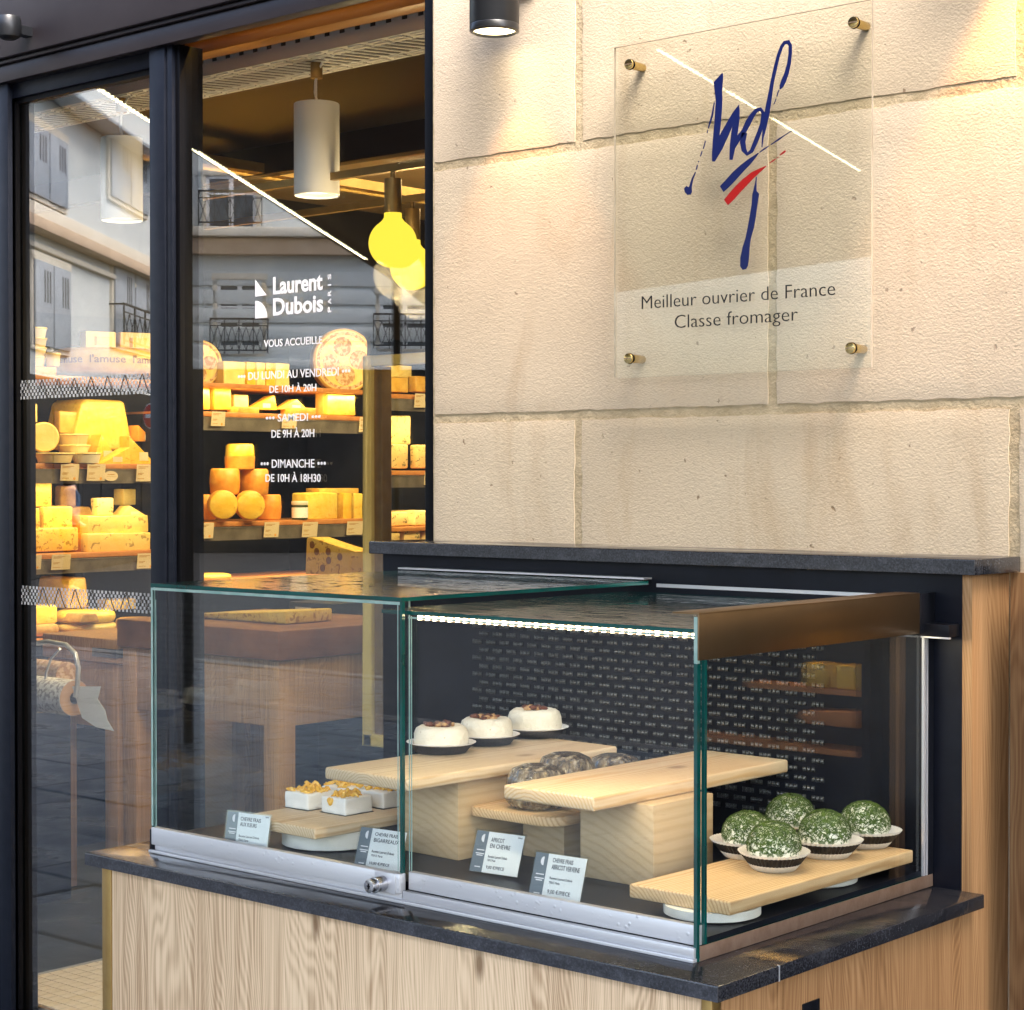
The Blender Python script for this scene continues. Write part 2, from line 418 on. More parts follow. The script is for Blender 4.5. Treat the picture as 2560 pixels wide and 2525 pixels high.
def tag(o, label=None, cat=None, group=None, kind=None):
    if label: o['label'] = label
    if cat: o['category'] = cat
    if group: o['group'] = group
    if kind: o['kind'] = kind
    return o
def thing(name, loc, label, cat, group=None, rz=0):
    e = bpy.data.objects.new(name, None); COL.objects.link(e); e.location = loc; e.rotation_euler.z = rz
    e.empty_display_size = .05
    return tag(e, label, cat, group)
def copy_tree(o, parent=None):
    c = o.copy(); COL.objects.link(c); c.parent = parent
    for ch in list(o.children): copy_tree(ch, c)
    return c
def inst(me_obj, name, parent, loc, rz=0, scale=None):
    o = bpy.data.objects.new(name, me_obj.data); COL.objects.link(o); o.parent = parent
    o.location = loc; o.rotation_euler.z = rz
    if scale: o.scale = scale
    return o
def text_on(body, rect, y, name, mat, parent, ext=.0004, bold=0., vertical=False):
    # lettering in a plane facing the street (-Y), fitted into rect = (x0, x1, z0, z1)
    cu = bpy.data.curves.new('t', 'FONT'); cu.body = body; cu.extrude = .02; cu.offset = bold; cu.resolution_u = 3
    o = bpy.data.objects.new('t', cu); COL.objects.link(o)
    bpy.context.view_layer.update()
    me = bpy.data.meshes.new_from_object(o.evaluated_get(bpy.context.evaluated_depsgraph_get()))
    COL.objects.unlink(o); bpy.data.objects.remove(o)
    vs = [v.co.copy() for v in me.vertices]
    ax = min(v.x for v in vs); bx = max(v.x for v in vs); az = min(v.y for v in vs); bz = max(v.y for v in vs)
    x0, x1, z0, z1 = rect
    off = Vector((0, 0, 0)); p = parent
    while p is not None: off += p.location; p = p.parent
    for i, v in enumerate(vs):
        fx = (v.x-ax)/(bx-ax); fz = (v.y-az)/(bz-az)
        if vertical: X = x1-fz*(x1-x0); Z = z0+fx*(z1-z0); X = x0+x1-X if False else X
        else: X = x0+fx*(x1-x0); Z = z0+fz*(z1-z0)
        me.vertices[i].co = Vector((X, y-v.z/.02*ext, Z))-off
    me.materials.clear(); me.materials.append(MATS[mat])
    ob = bpy.data.objects.new(name, me); COL.objects.link(ob); ob.parent = parent
    return ob
def spot(name, loc, target, power, ang, blend, color, r=.03, parent=None):
    l = bpy.data.lights.new(name, 'SPOT'); l.energy = power; l.spot_size = R(ang); l.spot_blend = blend; l.color = color; l.shadow_soft_size = r
    o = bpy.data.objects.new(name, l); COL.objects.link(o)
    d = Vector(loc)-Vector(target); o.rotation_euler = d.to_track_quat('Z', 'Y').to_euler()
    if parent: o.parent = parent; o.location = Vector(loc)-parent.location
    else: o.location = loc
    return o
def area(name, loc, rot, sx, sy, power, color, parent=None):
    l = bpy.data.lights.new(name, 'AREA'); l.shape = 'RECTANGLE'; l.size = sx; l.size_y = sy; l.energy = power; l.color = color
    o = bpy.data.objects.new(name, l); COL.objects.link(o); o.rotation_euler = rot
    if parent: o.parent = parent; o.location = Vector(loc)-parent.location
    else: o.location = loc
    o.visible_glossy = True
    return o

# ------------------------------------------------------------------ street ground
tag(MB().add([(-200, -200, -.012), (200, -200, -.012), (200, 200, -.012), (-200, 200, -.012)], [(0, 1, 2, 3)]).build('road', 'asphalt'), kind='structure')
pv = bpy.data.objects.new('pavement', None); COL.objects.link(pv); tag(pv, kind='structure')
MB().box(-16, 6, -4.6, 3.1, -.010, -.004).build('joint_bed', 'rubber', pv)
slab0 = None
for i in range(24):
    for j in range(12):
        w, d = .88, .62
        x = -15.5+i*w+(.44 if j % 2 else 0); y = -4.5+j*d
        if slab0 is None: slab0 = MB().box(-w/2+.006, w/2-.006, -d/2+.006, d/2-.006, -.03, 0).build('slab', 'paving', pv, bevel=.006, seg=1, local=True); o = slab0
        else: o = inst(slab0, 'slab', pv, (0, 0, 0))
        o.location = (x, y+.3, random.uniform(.0, .006)); o.rotation_euler = (random.uniform(-.004, .004), random.uniform(-.004, .004), 0)
tag(MB().box(-40, 20, -4.80, -4.6, -.02, .0).build('kerb', 'kerb_stone', None, bevel=.02), kind='structure')

# ------------------------------------------------------------------ stone wall
WY = 3.08
wall = thing('stone_wall', (-2.2, WY, 0), 'pale limestone block wall behind the glass sign and the counter', 'wall')
MB().box(-2.93, 3.6, WY+.0032, WY+.45, 0, 5.6).build('mortar_bed', 'mortar', wall)
JZ = [-.02, .60, 1.18, 1.7517, 2.3087, 2.87, 3.43, 4.0]
JX = {2: [-2.5142, -1.5347, -.55, .5, 1.6, 2.7, 3.6], 3: [-2.0354, -1.05, 0, 1.1, 2.2, 3.6], 4: [-2.5121, -1.5253, -.55, .5, 1.6, 2.7, 3.6]}
def stone_block(x0, x1, z0, z1):
    nx = max(8, int((x1-x0)/.022)); nz = max(8, int((z1-z0)/.022)); m = MB(); vs = []; fs = []
    g = .0102
    for i in range(nx+1):
        for j in range(nz+1):
            u = i/nx; v = j/nz
            x = x0+g+(x1-x0-2*g)*u; z = z0+g+(z1-z0-2*g)*v; y = WY
            e = min(i, nx-i, j, nz-j)
            if i in (0, nx): x += random.uniform(-.0018, .0018)
            if j in (0, nz): z += random.uniform(-.0018, .0018)
            y += .0016 if e == 0 else random.uniform(-.0006, .0006)
            vs.append((x, y, z))
    for i in range(nx):
        for j in range(nz):
            a = i*(nz+1)+j; fs.append((a, a+nz+1, a+nz+2, a+1))
    n0 = len(vs)
    ring = [i*(nz+1) for i in range(nx+1)]+[nx*(nz+1)+j for j in range(1, nz+1)]+[i*(nz+1)+nz for i in range(nx-1, -1, -1)]+[j for j in range(nz-1, 0, -1)]
    for r_ in ring: vs.append((vs[r_][0], WY+.02, vs[r_][2]))
    k = len(ring)
    for i in range(k): fs.append((ring[i], n0+i, n0+(i+1) % k, ring[(i+1) % k]))
    m.add(vs, fs); o = m.build('stone_block', 'limestone', wall, recalc=False); return o
for r in range(len(JZ)-1):
    xs = [-2.935]+(JX.get(r) or (JX[4] if r % 2 == 0 else JX[3]))
    for a, b in zip(xs, xs[1:]):
        if b-a > .05: stone_block(a, b, JZ[r], JZ[r+1])

# ------------------------------------------------------------------ glass sign on the wall
PY = 3.040
px0, pz1 = (-2.3845, 2.4849); px1 = -1.7936; pz0 = 1.8217
plq = thing('glass_sign', (px0, PY, pz0), 'clear glass sign with a blue and red signature logo, screwed to the stone wall', 'sign')
def pane(name, x0, x1, y0, y1, z0, z1, face, edge, parent):
    m = MB(); m.box(x0, x1, y0, y1, z0, z1)
    dims = (x1-x0, y1-y0, z1-z0); ax = dims.index(min(dims))
    for i in range(6): m.m[i] = 0 if i//2 == ax else 1
    m.m = [0 if (i//2) == {0: 0, 1: 1, 2: 2}[ax] else 1 for i in range(6)]
    return m.build(name, [face, edge], parent, recalc=False, smooth=False)
pane('pane', px0, px1, PY-.003, PY+.003, pz0, pz1, 'plaque_glass', 'plaque_edge', plq)
for (a, b) in [
  (-2.3439, 2.4455),
  (-1.8297, 2.4482),
  (-2.3446, 1.8594),
  (-1.8342, 1.8571),
]:
    sc = MB().cyl((a, PY-.0095, b), (a, PY-.0035, b), .0105, n=28).cyl((a, PY+.0035, b), (a, WY, b), .0085, n=24).build('standoff', 'brass', plq, bevel=.0012)
    MB().cyl((a, PY-.0035, b), (a, PY-.0025, b), .0112, n=28).build('washer', 'rubber', sc)
    MB().box(a-.009, a+.009, PY-.0100, PY-.0094, b-.0009, b+.0009).build('slot', 'bronze_dull', sc)
CR = (3.0365, 2.611, 1500, 60)
STR = [[
  (-2.1199, 2.3968, 0.0024),
  (-2.1228, 2.3904, 0.0088),
  (-2.1299, 2.3796, 0.0194),
  (-2.1292, 2.3634, 0.0153),
  (-2.1277, 2.3456, 0.0135),
  (-2.1288, 2.3281, 0.0141),
  (-2.1313, 2.302, 0.0136),
  (-2.1351, 2.2701, 0.013),
  (-2.1383, 2.244, 0.0106),
  (-2.1408, 2.2301, 0.0053),
],
 [
  (-2.1405, 2.2319, 0.0071),
  (-2.1287, 2.2576, 0.0183),
  (-2.1145, 2.2794, 0.0165),
  (-2.1003, 2.3011, 0.0135),
  (-2.0897, 2.3173, 0.0099),
  (-2.0816, 2.3309, 0.0015),
],
 [
  (-2.083, 2.3267, 0.0047),
  (-2.0862, 2.3052, 0.0105),
  (-2.0914, 2.2825, 0.0135),
  (-2.0956, 2.2568, 0.0123),
  (-2.0984, 2.2395, 0.0088),
  (-2.0998, 2.2289, 0.0064),
],
 [
  (-2.0942, 2.2537, 0.01),
  (-2.0826, 2.2684, 0.0099),
  (-2.0703, 2.28, 0.0099),
  (-2.0616, 2.2935, 0.0116),
  (-2.0522, 2.3068, 0.0099),
  (-2.0425, 2.3157, 0.0075),
  (-2.0328, 2.3171, 0.0064),
  (-2.0266, 2.3094, 0.0064),
  (-2.0287, 2.2895, 0.0081),
  (-2.0355, 2.273, 0.0087),
  (-2.0452, 2.2539, 0.0087),
  (-2.0528, 2.2403, 0.0076),
  (-2.0626, 2.2355, 0.0058),
  (-2.0703, 2.2451, 0.0099),
  (-2.0731, 2.26, 0.0111),
  (-2.0686, 2.2769, 0.0105),
],
 [
  (-2.0293, 2.2448, 0.0014),
  (-2.0272, 2.2633, 0.0035),
  (-2.0231, 2.283, 0.0075),
  (-2.019, 2.3027, 0.0098),
  (-2.0156, 2.3195, 0.0098),
  (-2.0109, 2.3419, 0.0081),
  (-2.0065, 2.3643, 0.0069),
  (-1.9997, 2.3892, 0.0069),
  (-1.9926, 2.4125, 0.0063),
  (-1.9858, 2.4272, 0.0063),
  (-1.9794, 2.4343, 0.0063),
  (-1.9709, 2.4342, 0.0074),
  (-1.9665, 2.4272, 0.0063),
  (-1.9665, 2.413, 0.0063),
  (-1.9695, 2.3935, 0.0074),
  (-1.9749, 2.3757, 0.0086),
  (-1.9809, 2.3637, 0.0097),
  (-1.9857, 2.3543, 0.008),
  (-1.9891, 2.349, 0.0023),
],
 [
  (-1.9911, 2.3479, 0.0014),
  (-1.9938, 2.3425, 0.002),
  (-1.9962, 2.3357, 0.0014),
], [
  (-1.9979, 2.3324, 0.0012),
  (-2.0003, 2.3262, 0.0014),
  (-2.003, 2.3219, 0.0009),
],
 [
  (-2.1211, 2.1752, 0.0129),
  (-2.109, 2.1836, 0.0141),
  (-2.0896, 2.1992, 0.0146),
  (-2.0737, 2.2106, 0.0123),
  (-2.058, 2.2205, 0.0099),
  (-2.0459, 2.2285, 0.0052),
  (-2.0369, 2.235, 0.0014),
],
 [
  (-2.0344, 2.2359, 0.0017),
  (-2.0234, 2.2413, 0.0026),
  (-2.0135, 2.2456, 0.0014),
], [
  (-2.0093, 2.2474, 0.0014),
  (-1.9909, 2.2556, 0.0029),
  (-1.9774, 2.2618, 0.0014),
  (-1.9632, 2.2681, 0.0009),
],
 [
  (-2.0416, 2.1904, 0.0012),
  (-2.043, 2.1784, 0.0026),
  (-2.0451, 2.1641, 0.0064),
  (-2.043, 2.1581, 0.0133),
  (-2.0457, 2.1381, 0.0116),
  (-2.0499, 2.1153, 0.0122),
  (-2.0543, 2.0954, 0.0122),
  (-2.0602, 2.0756, 0.0105),
  (-2.0648, 2.0585, 0.014),
  (-2.0682, 2.0384, 0.0175),
  (-2.0696, 2.0239, 0.0152),
  (-2.0686, 2.0174, 0.007),
],
 [
  (-2.1385, 2.3441, 0.0012),
  (-2.1431, 2.3211, 0.0035),
  (-2.1492, 2.3042, 0.0027),
  (-2.1528, 2.2952, 0.0015),
], [
  (-2.1535, 2.2923, 0.0012),
  (-2.1553, 2.2866, 0.0012),
],
 [
  (-2.1593, 2.2723, 0.0012),
  (-2.1643, 2.2572, 0.0018),
], [
  (-2.1672, 2.2531, 0.0015),
  (-2.1712, 2.2432, 0.0015),
], [
  (-2.1748, 2.235, 0.0018),
  (-2.1759, 2.2325, 0.0015),
],
 [
  (-2.1781, 2.2277, 0.0015),
  (-2.181, 2.2185, 0.0018),
], [
  (-2.1824, 2.2145, 0.0012),
  (-2.1897, 2.2022, 0.003),
  (-2.1948, 2.1873, 0.0048),
  (-2.1977, 2.1792, 0.0119),
  (-2.1999, 2.1729, 0.009),
],
 [
  (-2.2066, 2.1876, 0.0066),
  (-2.2022, 2.1812, 0.0119),
  (-2.1977, 2.1727, 0.006),
]]
lb = MB()
for i, s_ in enumerate(STR): lb.ribbon([(a, b, c*1.12) for a, b, c in s_], PY-.0042-i*.00006, PY-.0034)
lb.build('blue_signature', 'logo_blue', plq, recalc=False, smooth=False)
rb_ = MB()
for s_ in [[
  (-2.1111, 2.1487, 0.0141),
  (-2.0983, 2.1591, 0.017),
  (-2.0842, 2.1709, 0.0164),
  (-2.0667, 2.1837, 0.0157),
  (-2.0493, 2.195, 0.0122),
  (-2.0354, 2.2013, 0.0075),
  (-2.0196, 2.2083, 0.0014),
],
           [
  (-2.012, 2.2132, 0.0014),
  (-2.0045, 2.2167, 0.0026),
  (-1.9977, 2.2197, 0.0012),
], [
  (-1.9963, 2.2207, 0.0012),
  (-1.9916, 2.2227, 0.0011),
], [
  (-1.9888, 2.2256, 0.0023),
  (-1.9807, 2.2298, 0.004),
  (-1.9766, 2.2322, 0.0023),
]]:
    rb_.ribbon(s_, PY-.0046, PY-.0034)
rb_.build('red_stroke', 'logo_red', plq, recalc=False, smooth=False)
def rect(a, b, zb, zt): return (a, b, zb, zt)
A1 = (-2.3141, 1.9562); A2 = (-1.8693, 1.9536); A3 = (-2.3142, 1.9816)
text_on('Meilleur ouvrier de France', (A1[0], A2[0], A1[1], A3[1]), PY-.0034, 'inscription', 'black_print', plq, .0006, -.012)
A1 = (-2.2329, 1.915); A2 = (-1.9497, 1.9147); A3 = (-2.233, 1.9397)
text_on('Classe fromager', (A1[0], A2[0], A1[1]-.0095, A3[1]), PY-.0034, 'inscription', 'black_print', plq, .0006, -.012)

# ------------------------------------------------------------------ wall spotlights
def wall_lamp(x, y, zb, label, h=.24, r=.0520, grp='black cylinder spotlights on the facade', power=6.):
    t = thing('wall_spotlight', (x, y, zb), label, 'wall light', grp)
    MB().lathe([(r-.004, .004), (r, .006), (r, .018), (r-.0008, .0195), (r, .021), (r, h), (0, h)], (x, y, zb), 40).build('housing', 'lamp_black', t)
    MB().lathe([(r-.004, .004), (r-.006, .003), (r-.008, .010)], (x, y, zb), 40).build('rim', 'lamp_black', t)
    MB().lathe([(r-.008, .009), (0, .011)], (x, y, zb), 40).build('lens', 'lens_warm', t)
    MB().box(x-.025, x+.025, y+r-.004, WY, zb+.13, zb+.17).box(x-.035, x+.035, WY-.012, WY, zb+.10, zb+.20).build('bracket', 'lamp_black', t, bevel=.003)
    spot('lamp', (x, y, zb-.002), (x, y+.012, zb-1), power, 66, .3, (1, .36, .025), .02, t)
    return t
wall_lamp(-2.6603, 2.985, 2.5447, 'lit black cylinder spotlight on the stone wall left of the glass sign', power=1.15)
wall_lamp(-1.510, 2.985, 2.64, 'lit black cylinder spotlight on the stone wall right of the glass sign', power=3.6)
fx = thing('camera_dome', (-4.4563, 3.02, 2.8044), 'black rounded fitting on the dark fascia in the upper left corner', 'fitting')
c0 = (-4.4448, 3.02, 2.8405)
MB().lathe([(0, -.030), (.018, -.029), (.030, -.022), (.034, -.010), (.034, .022), (.030, .032), (0, .034)], (c0[0]-.012, c0[1], c0[2]), 32).box(c0[0]-.03, c0[0]+.005, 3.03, 3.12, c0[2]-.012, c0[2]+.012).build('housing', 'lamp_black', fx)

# ------------------------------------------------------------------ storefront: fascia, door, window
FY = 3.12; GY = 3.16
fas = thing('fascia', (-4, FY, 2.9), 'dark steel fascia above the shop door and window', 'fascia')
zl = 2.791
MB().box(-9.5, -2.945, FY-.035, FY+.03, zl, 3.4).build('panel', 'fascia_steel', fas, bevel=.003)
MB().box(-9.5, -2.945, FY-.022, FY+.028, zl-.012, zl-.002).box(-9.5, -2.945, FY-.012, FY+.026, zl-.060, zl-.014).build('trim', 'fascia_steel', fas, bevel=.002)
up = thing('upper_storey', (-4, 3.1, 3.4), 'plain stone storey above the dark fascia', 'building')
MB().box(-9.5, -2.94, 3.06, 3.5, 3.4, 5.6).build('wall', 'limestone', up)

xm0 = -3.9782; xm1 = -3.8901; xg0 = -3.888; xr = -2.945
xw1 = -2.9877; zt = 2.7656
fr = thing('window_frame', (xm1, FY, .1), 'dark steel frame round the fixed shop window', 'window')
MB().box(xm0, xm0+.062, FY, FY+.09, 0, zl-.06).box(xm0+.066, xm1, FY+.004, FY+.09, 0, zl-.06).build('mullion', 'frame_steel', fr, bevel=.002)
MB().box(xm1, xm1+.018, FY+.014, FY+.09, .0, zl-.06).box(xm1+.018, xg0, FY+.028, FY+.09, 0, zl-.06).build('inner_jamb', 'rubber', fr, bevel=.002)
MB().box(xg0, xg0+-0.0071, GY+.012, GY+.04, .0, zl-.08).build('inner_post', 'cabinet_black', fr)
MB().box(xw1, xr+.004, FY-.004, FY+.09, 0, zl-.06).build('end_post', 'rubber', fr, bevel=.002)
MB().box(xm1, xw1, FY+.012, FY+.055, zt+.012, zl-.05).box(xm1, xw1, FY+.024, FY+.055, zt-.002, zt+.012).build('head_rail', 'rubber', fr, bevel=.002)
MB().box(xm1, xw1, FY, FY+.09, 0, .14).build('bottom_rail', 'frame_steel', fr, bevel=.002)
wp = pane('pane', xg0, xw1, GY-.005, GY+.005, .14, zt, 'window_glass', 'glass_edge', fr)
# lettering stuck on the window
VY = GY-.0055
def wtxt(body, l, r, cap, bold=.012, name='lettering'):
    text_on(body, (l[0], r, l[1], cap), VY, name, 'vinyl', fr, .0002, bold)
wtxt('Laurent', (-3.5401, 2.0711), -3.3629, 2.1142, .028)
wtxt('Dubois', (-3.5402, 2.0191), -3.3616, 2.0622, .028)
q = [
  (-3.6058, 2.1128),
  (-3.5636, 2.0716),
  (-3.6059, 2.0703),
]
MB().prism([(a, VY, b) for a, b in q], (0, -.0004, 0)).build('logo_mark', 'vinyl', fr, smooth=False)
q0 = (-3.6061, 2.0163); rr = -3.5616-q0[0]; rz_ = 2.0604-q0[1]
MB().prism([(q0[0], VY, q0[1])]+[(q0[0]+rr*math.cos(R(t)), VY, q0[1]+rz_*math.sin(R(t))) for t in range(0, 91, 9)], (0, -.0004, 0)).build('logo_mark', 'vinyl', fr, smooth=False)
pa = (-3.3449, 2.0167); pb = (-3.3336, 2.1065)
for i, ch in enumerate('PARIS'):
    zc = pa[1]+(pb[1]-pa[1])*i/4.6
    text_on(ch, (pa[0], pb[0], zc+(.005 if ch == 'I' else 0), zc+(.008 if ch == 'I' else .013)), VY, 'lettering', 'vinyl', fr, .0002, .01, vertical=True)
wtxt('VOUS ACCUEILLE', (-3.5744, 1.9431), -3.3646, 1.9618)
wtxt('••• DU LUNDI AU VENDREDI •••', (-3.6722, 1.8645), -3.2685, 1.8845)
wtxt('DE 10H À 20H', (-3.5541, 1.8299), -3.3859, 1.8526)
wtxt('••• SAMEDI •••', (-3.5676, 1.7593), -3.3707, 1.7781)
wtxt('DE 9H À 20H', (-3.5471, 1.7196), -3.3932, 1.7442)
wtxt('••• DIMANCHE •••', (-3.5873, 1.6459), -3.3528, 1.6667)
wtxt('DE 10H À 18H30', (-3.5696, 1.6112), -3.371, 1.6359)

# sliding glass door
xd0 = -4.611; xd1 = xm0; xq0 = -4.6053; zdt = 2.6788
dr = thing('sliding_door', (xd0, GY, .1), 'sliding glass door in a dark frame at the left of the shop front', 'door')
MB().box(xd0-.055, xd0, FY, FY+.09, 0, zl-.06).build('jamb', 'frame_steel', dr, bevel=.002)
MB().box(xd0-.014, xd0-.002, FY+.02, FY+.07, 0, zl-.06).build('seal', 'rubber', dr)
MB().box(-9.5, xd0-.06, FY+.004, FY+.09, 0, zl-.06).build('side_panel', 'frame_steel', dr, bevel=.002)
MB().box(xd0, xq0-.018, GY-.028, GY+.02, .06, zl-.10).build('stile', 'frame_steel', dr, bevel=.003)
MB().box(xq0-.018, xq0, GY-.018, GY+.016, .06, zdt).build('gasket', 'rubber', dr)
MB().box(xq0-.018, xd1+.01, GY-.022, GY+.02, zdt+.010, zdt+.085).build('top_rail', 'frame_steel', dr, bevel=.003)
MB().box(xq0-.018, xd1+.01, GY-.012, GY+.016, zdt-.004, zdt+.010).build('top_gasket', 'rubber', dr)
MB().box(xd0, xd1+.01, GY-.01, GY+.06, zdt+.085, zl-.05).build('track_cover', 'rubber', dr)
MB().box(xd0, xd1+.01, GY-.012, GY+.016, .02, .085).build('bottom_rail', 'frame_steel', dr, bevel=.003)
pane('pane', xq0, xd1+.03, GY-.004, GY+.004, .085, zdt, 'window_glass', 'glass_edge', dr)
# patterned safety bands on the door glass
for zb, zt_, c0, c1 in ((1.843, 1.897, 0, 0), (1.264, 1.318, 0, 0)):
    bd_ = MB(); xs = xq0-.004; n = int((xd1-xs)/.0083)
    sq = MB()
    for i in range(n):
        for j in range(6):
            if (i+j) % 2 == 0:
                x = xs+i*.0083; z = zb+j*.009
                bd_.box(x+.0004, x+.0078, GY-.0052, GY-.0045, z+.0005, z+.0085)
    tag(bd_.build('checker_band', 'band_white', dr, recalc=False, smooth=False), kind='stuff')
    cv = MB(); kx = xs+.012
    while kx < xd1-.03:
        pth = [(kx, zb+.008), (kx+.010, zb+.028), (kx+.017, zb+.046), (kx+.022, zb+.052), (kx+.027, zb+.045), (kx+.038, zb+.020), (kx+.050, zb+.001), (kx+.056, zb+.000)]
        cv.ribbon([(a, b, .0026) for a, b in pth], GY-.0062, GY-.0054); kx += .0745
    cv.build('zigzag', 'black_print', dr, recalc=False, smooth=False)

# ------------------------------------------------------------------ counter with upright unit
CX0, CX1, CY0 = -2.956, -1.515, 2.162
UY = 2.940; UX = -1.540
ct = thing('oak_counter', (-2.2, 2.6, 0), 'oak panelled counter with black stone worktop and a tall black back unit', 'counter')
MB().box(CX0, CX1, CY0, UY-.002, .8965, .92).build('worktop', 'granite', ct, bevel=.0022, seg=2)
MB().box(CX0+.001, CX1-.001, CY0-.0006, CY0+.004, .8975, .9178).build('worktop_edge', 'granite_edge', ct)
MB().box(CX1-.003, CX1+.0008, 2.3137-.001, 2.3137+.001, .897, .9202).build('worktop_joint', 'aluminium_plain', ct)
fy = CY0+.022; bx0 = -2.9023; bx00 = -2.931
bx1 = -1.5593; bx11 = -1.5308
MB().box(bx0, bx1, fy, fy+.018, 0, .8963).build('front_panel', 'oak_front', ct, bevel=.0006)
MB().box(bx00, bx0-.001, fy-.0015, fy+.02, 0, .8963).build('corner_strip', 'brass_dull', ct, bevel=.001)
MB().box(bx1+.001, UX, fy-.0015, fy+.02, 0, .8963).build('corner_strip', 'brass_dull', ct, bevel=.001)
MB().box(bx00+.004, bx00+.02, fy+.02, 3.07, 0, .896).build('left_panel', 'oak_shaded', ct)
yj = 2.3468; yk = 2.3626; yb = 3.0735
MB().box(UX-.018, UX, fy+.021, yj-.0008, 0, .8963).build('side_panel', 'oak_shaded', ct)
MB().box(UX-.018, UX, yj+.0008, yk-.0008, 0, .8963).build('side_strip', 'oak_shaded', ct)
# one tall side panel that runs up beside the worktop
MB().prism([(UX-.018, yk+.0008, 0), (UX-.018, UY, 0), (UX-.018, yb, 0), (UX-.018, yb, 1.456), (UX-.018, UY-.001, 1.456), (UX-.018, UY-.001, .8963), (UX-.018, yk+.0008, .8963)], (.018, 0, 0)).build('side_panel', 'oak_shaded', ct)
MB().box(-2.945, UX-.019, UY, UY+.018, .8963, 1.456).build('upright_panel', 'cabinet_black', ct)
MB().box(-2.945, -2.925, UY+.018, WY-.002, 0, 1.456).build('left_end_panel', 'cabinet_black', ct)
MB().box(-2.958, -1.520, 2.910, WY-.003, 1.4572, 1.4842).build('top_slab', 'granite', ct, bevel=.002)
MB().box(-2.957, -1.521, 2.9092, 2.914, 1.4585, 1.4820).build('top_slab_edge', 'granite_edge', ct)
# socket on the side of the counter
so = MB().box(UX-.004, UX+.0022, 2.4133, 2.4597, .72, 0.8387).build('vent_plate', 'black_steel', ct, bevel=.001)
# louvred grille in the upright panel
bm_ = MB()
for q in range(3):
    x = (q-1)*.0088; n = 7; vs = []; 
    for i in range(n):
        t = math.pi*i/(n-1)
        z = -.0046*math.cos(t)
        vs += [(x-.0042, 0, z), (x-.0005, -.0050*math.sin(t)-.0004, z), (x+.0040, -.0026*math.sin(t), z), (x+.0042, 0, z)]
    fs = []
    for i in range(n-1):
        for j in range(3): a = i*4+j; fs.append((a, a+1, a+5, a+4))
    bm_.add(vs, fs)
lv0 = None; cells = []
for r in range(19):
    for c in range(23):
        x = -2.668+c*.0375+(.0187 if r % 2 else 0); z = 1.3155-r*.01690
        if x < -1.83: cells.append((x, z))
cells.sort(key=lambda q: -q[0])
rest = MB()
for i, (x, z) in enumerate(cells):
    if i < 300:
        if lv0 is None:
            lv0 = bm_.build('louvre', 'louvre_steel', ct, local=True, recalc=False); o = lv0
        else: o = inst(lv0, 'louvre', ct, (0, 0, 0))
        o.location = Vector((x, UY-.0008, z))-ct.location
    else:
        rest.add([(a+x, b+UY-.0008, c+z) for a, b, c in bm_.v], bm_.f)
tag(rest.build('louvres', 'louvre_steel', ct, recalc=False), kind='stuff')

# ------------------------------------------------------------------ glass display case
GX0, GX1, GF = -2.864, -1.6127, 2.2488
ZT = 1.424
dc = thing('glass_display_case', (-2.2, 2.6, .92), 'glass display case for cheeses with sliding fronts, standing on the counter', 'display case')
XM = -2.2065
# rails
MB().box(GX0+.010, XM+.002, GF-.011, GF+.004, .937, .9690).build('left_rail', 'aluminium', dc, bevel=.0012)
MB().box(XM+.006, GX1-.004, GF+.006, GF+.018, .942, .9715).build('right_rail', 'aluminium', dc, bevel=.0012)
MB().box(GX0, GX1, GF-.010, GF+.022, .9204, .9260).box(XM+.004, GX1-.002, GF-.006, GF+.006, .926, .941).box(GX0, XM, GF-.003, GF+.010, .926, .937).build('track', 'aluminium_plain', dc, bevel=.001)
MB().box(GX0-.004, GX0+.011, GF-.004, GF+.012, .9204, .9630).build('corner_block', 'black_steel', dc, bevel=.001)
MB().box(GX1-.003, GX1+.001, GF+.006, UY-.002, .9206, .9420).build('side_rail', 'bronze_dull', dc, bevel=.0008)
MB().box(GX0+.01, GX1-.004, GF+.019, UY-.002, .9204, .951).build('case_floor', 'cabinet_black', dc)
MB().box(GX1-.004, GX1+.001, UY-.020, UY-.001, .942, 1.354).build('back_post', 'black_steel', dc)
for i, o_ in enumerate((.022, .031)):
    MB().box(GX1-.0035, GX1+.0014, UY-o_-.0035, UY-o_+.001, .9425, 1.352).build('post_strip', 'aluminium_plain', dc)
MB().box(XM+.006, GX1-.006, UY-.006, UY-.0012, 1.412, 1.4185).box(GX0-.01, -2.215, UY-.026, UY-.0012, 1.4265, 1.4300).build('back_track', 'aluminium_plain', dc)
# glass
pane('left_front_pane', GX0, XM, GF-.002, GF+.0035, .966, ZT-.0070, 'case_glass', 'glass_edge', dc)
pane('left_side_pane', GX0, GX0+.005, GF+.004, UY-.004, .93, ZT-.0070, 'case_glass', 'glass_edge_pale', dc)
pane('left_lid', GX0, XM-.001, GF-.003, UY-.022, ZT-.0068, ZT, 'lid_glass', 'glass_edge', dc)
ZR = 1.4015
pane('right_front_pane', XM-.012, GX1-.006, GF+.011, GF+.0165, .966, ZR-.0065, 'case_glass', 'glass_edge', dc)
pane('right_lid', XM-.06, GX1-.008, GF+.010, UY-.008, ZR-.0063, ZR, 'lid_glass', 'glass_edge', dc)
pane('right_side_pane', GX1-.006, GX1, GF+.018, UY-.008, .9425, ZT-.004, 'case_glass', 'glass_edge', dc)
MB().box(GX1-.0058, GX1+.0004, GF-.001, GF+.0050, .9210, 1.352).build('corner_edge', 'glass_edge', dc, smooth=False)
MB().box(GX1-.0057, GX1+.0003, GF-.001, GF+.0050, 1.3525, ZT-.004).build('corner_cap', 'glass_edge_pale', dc, smooth=False)
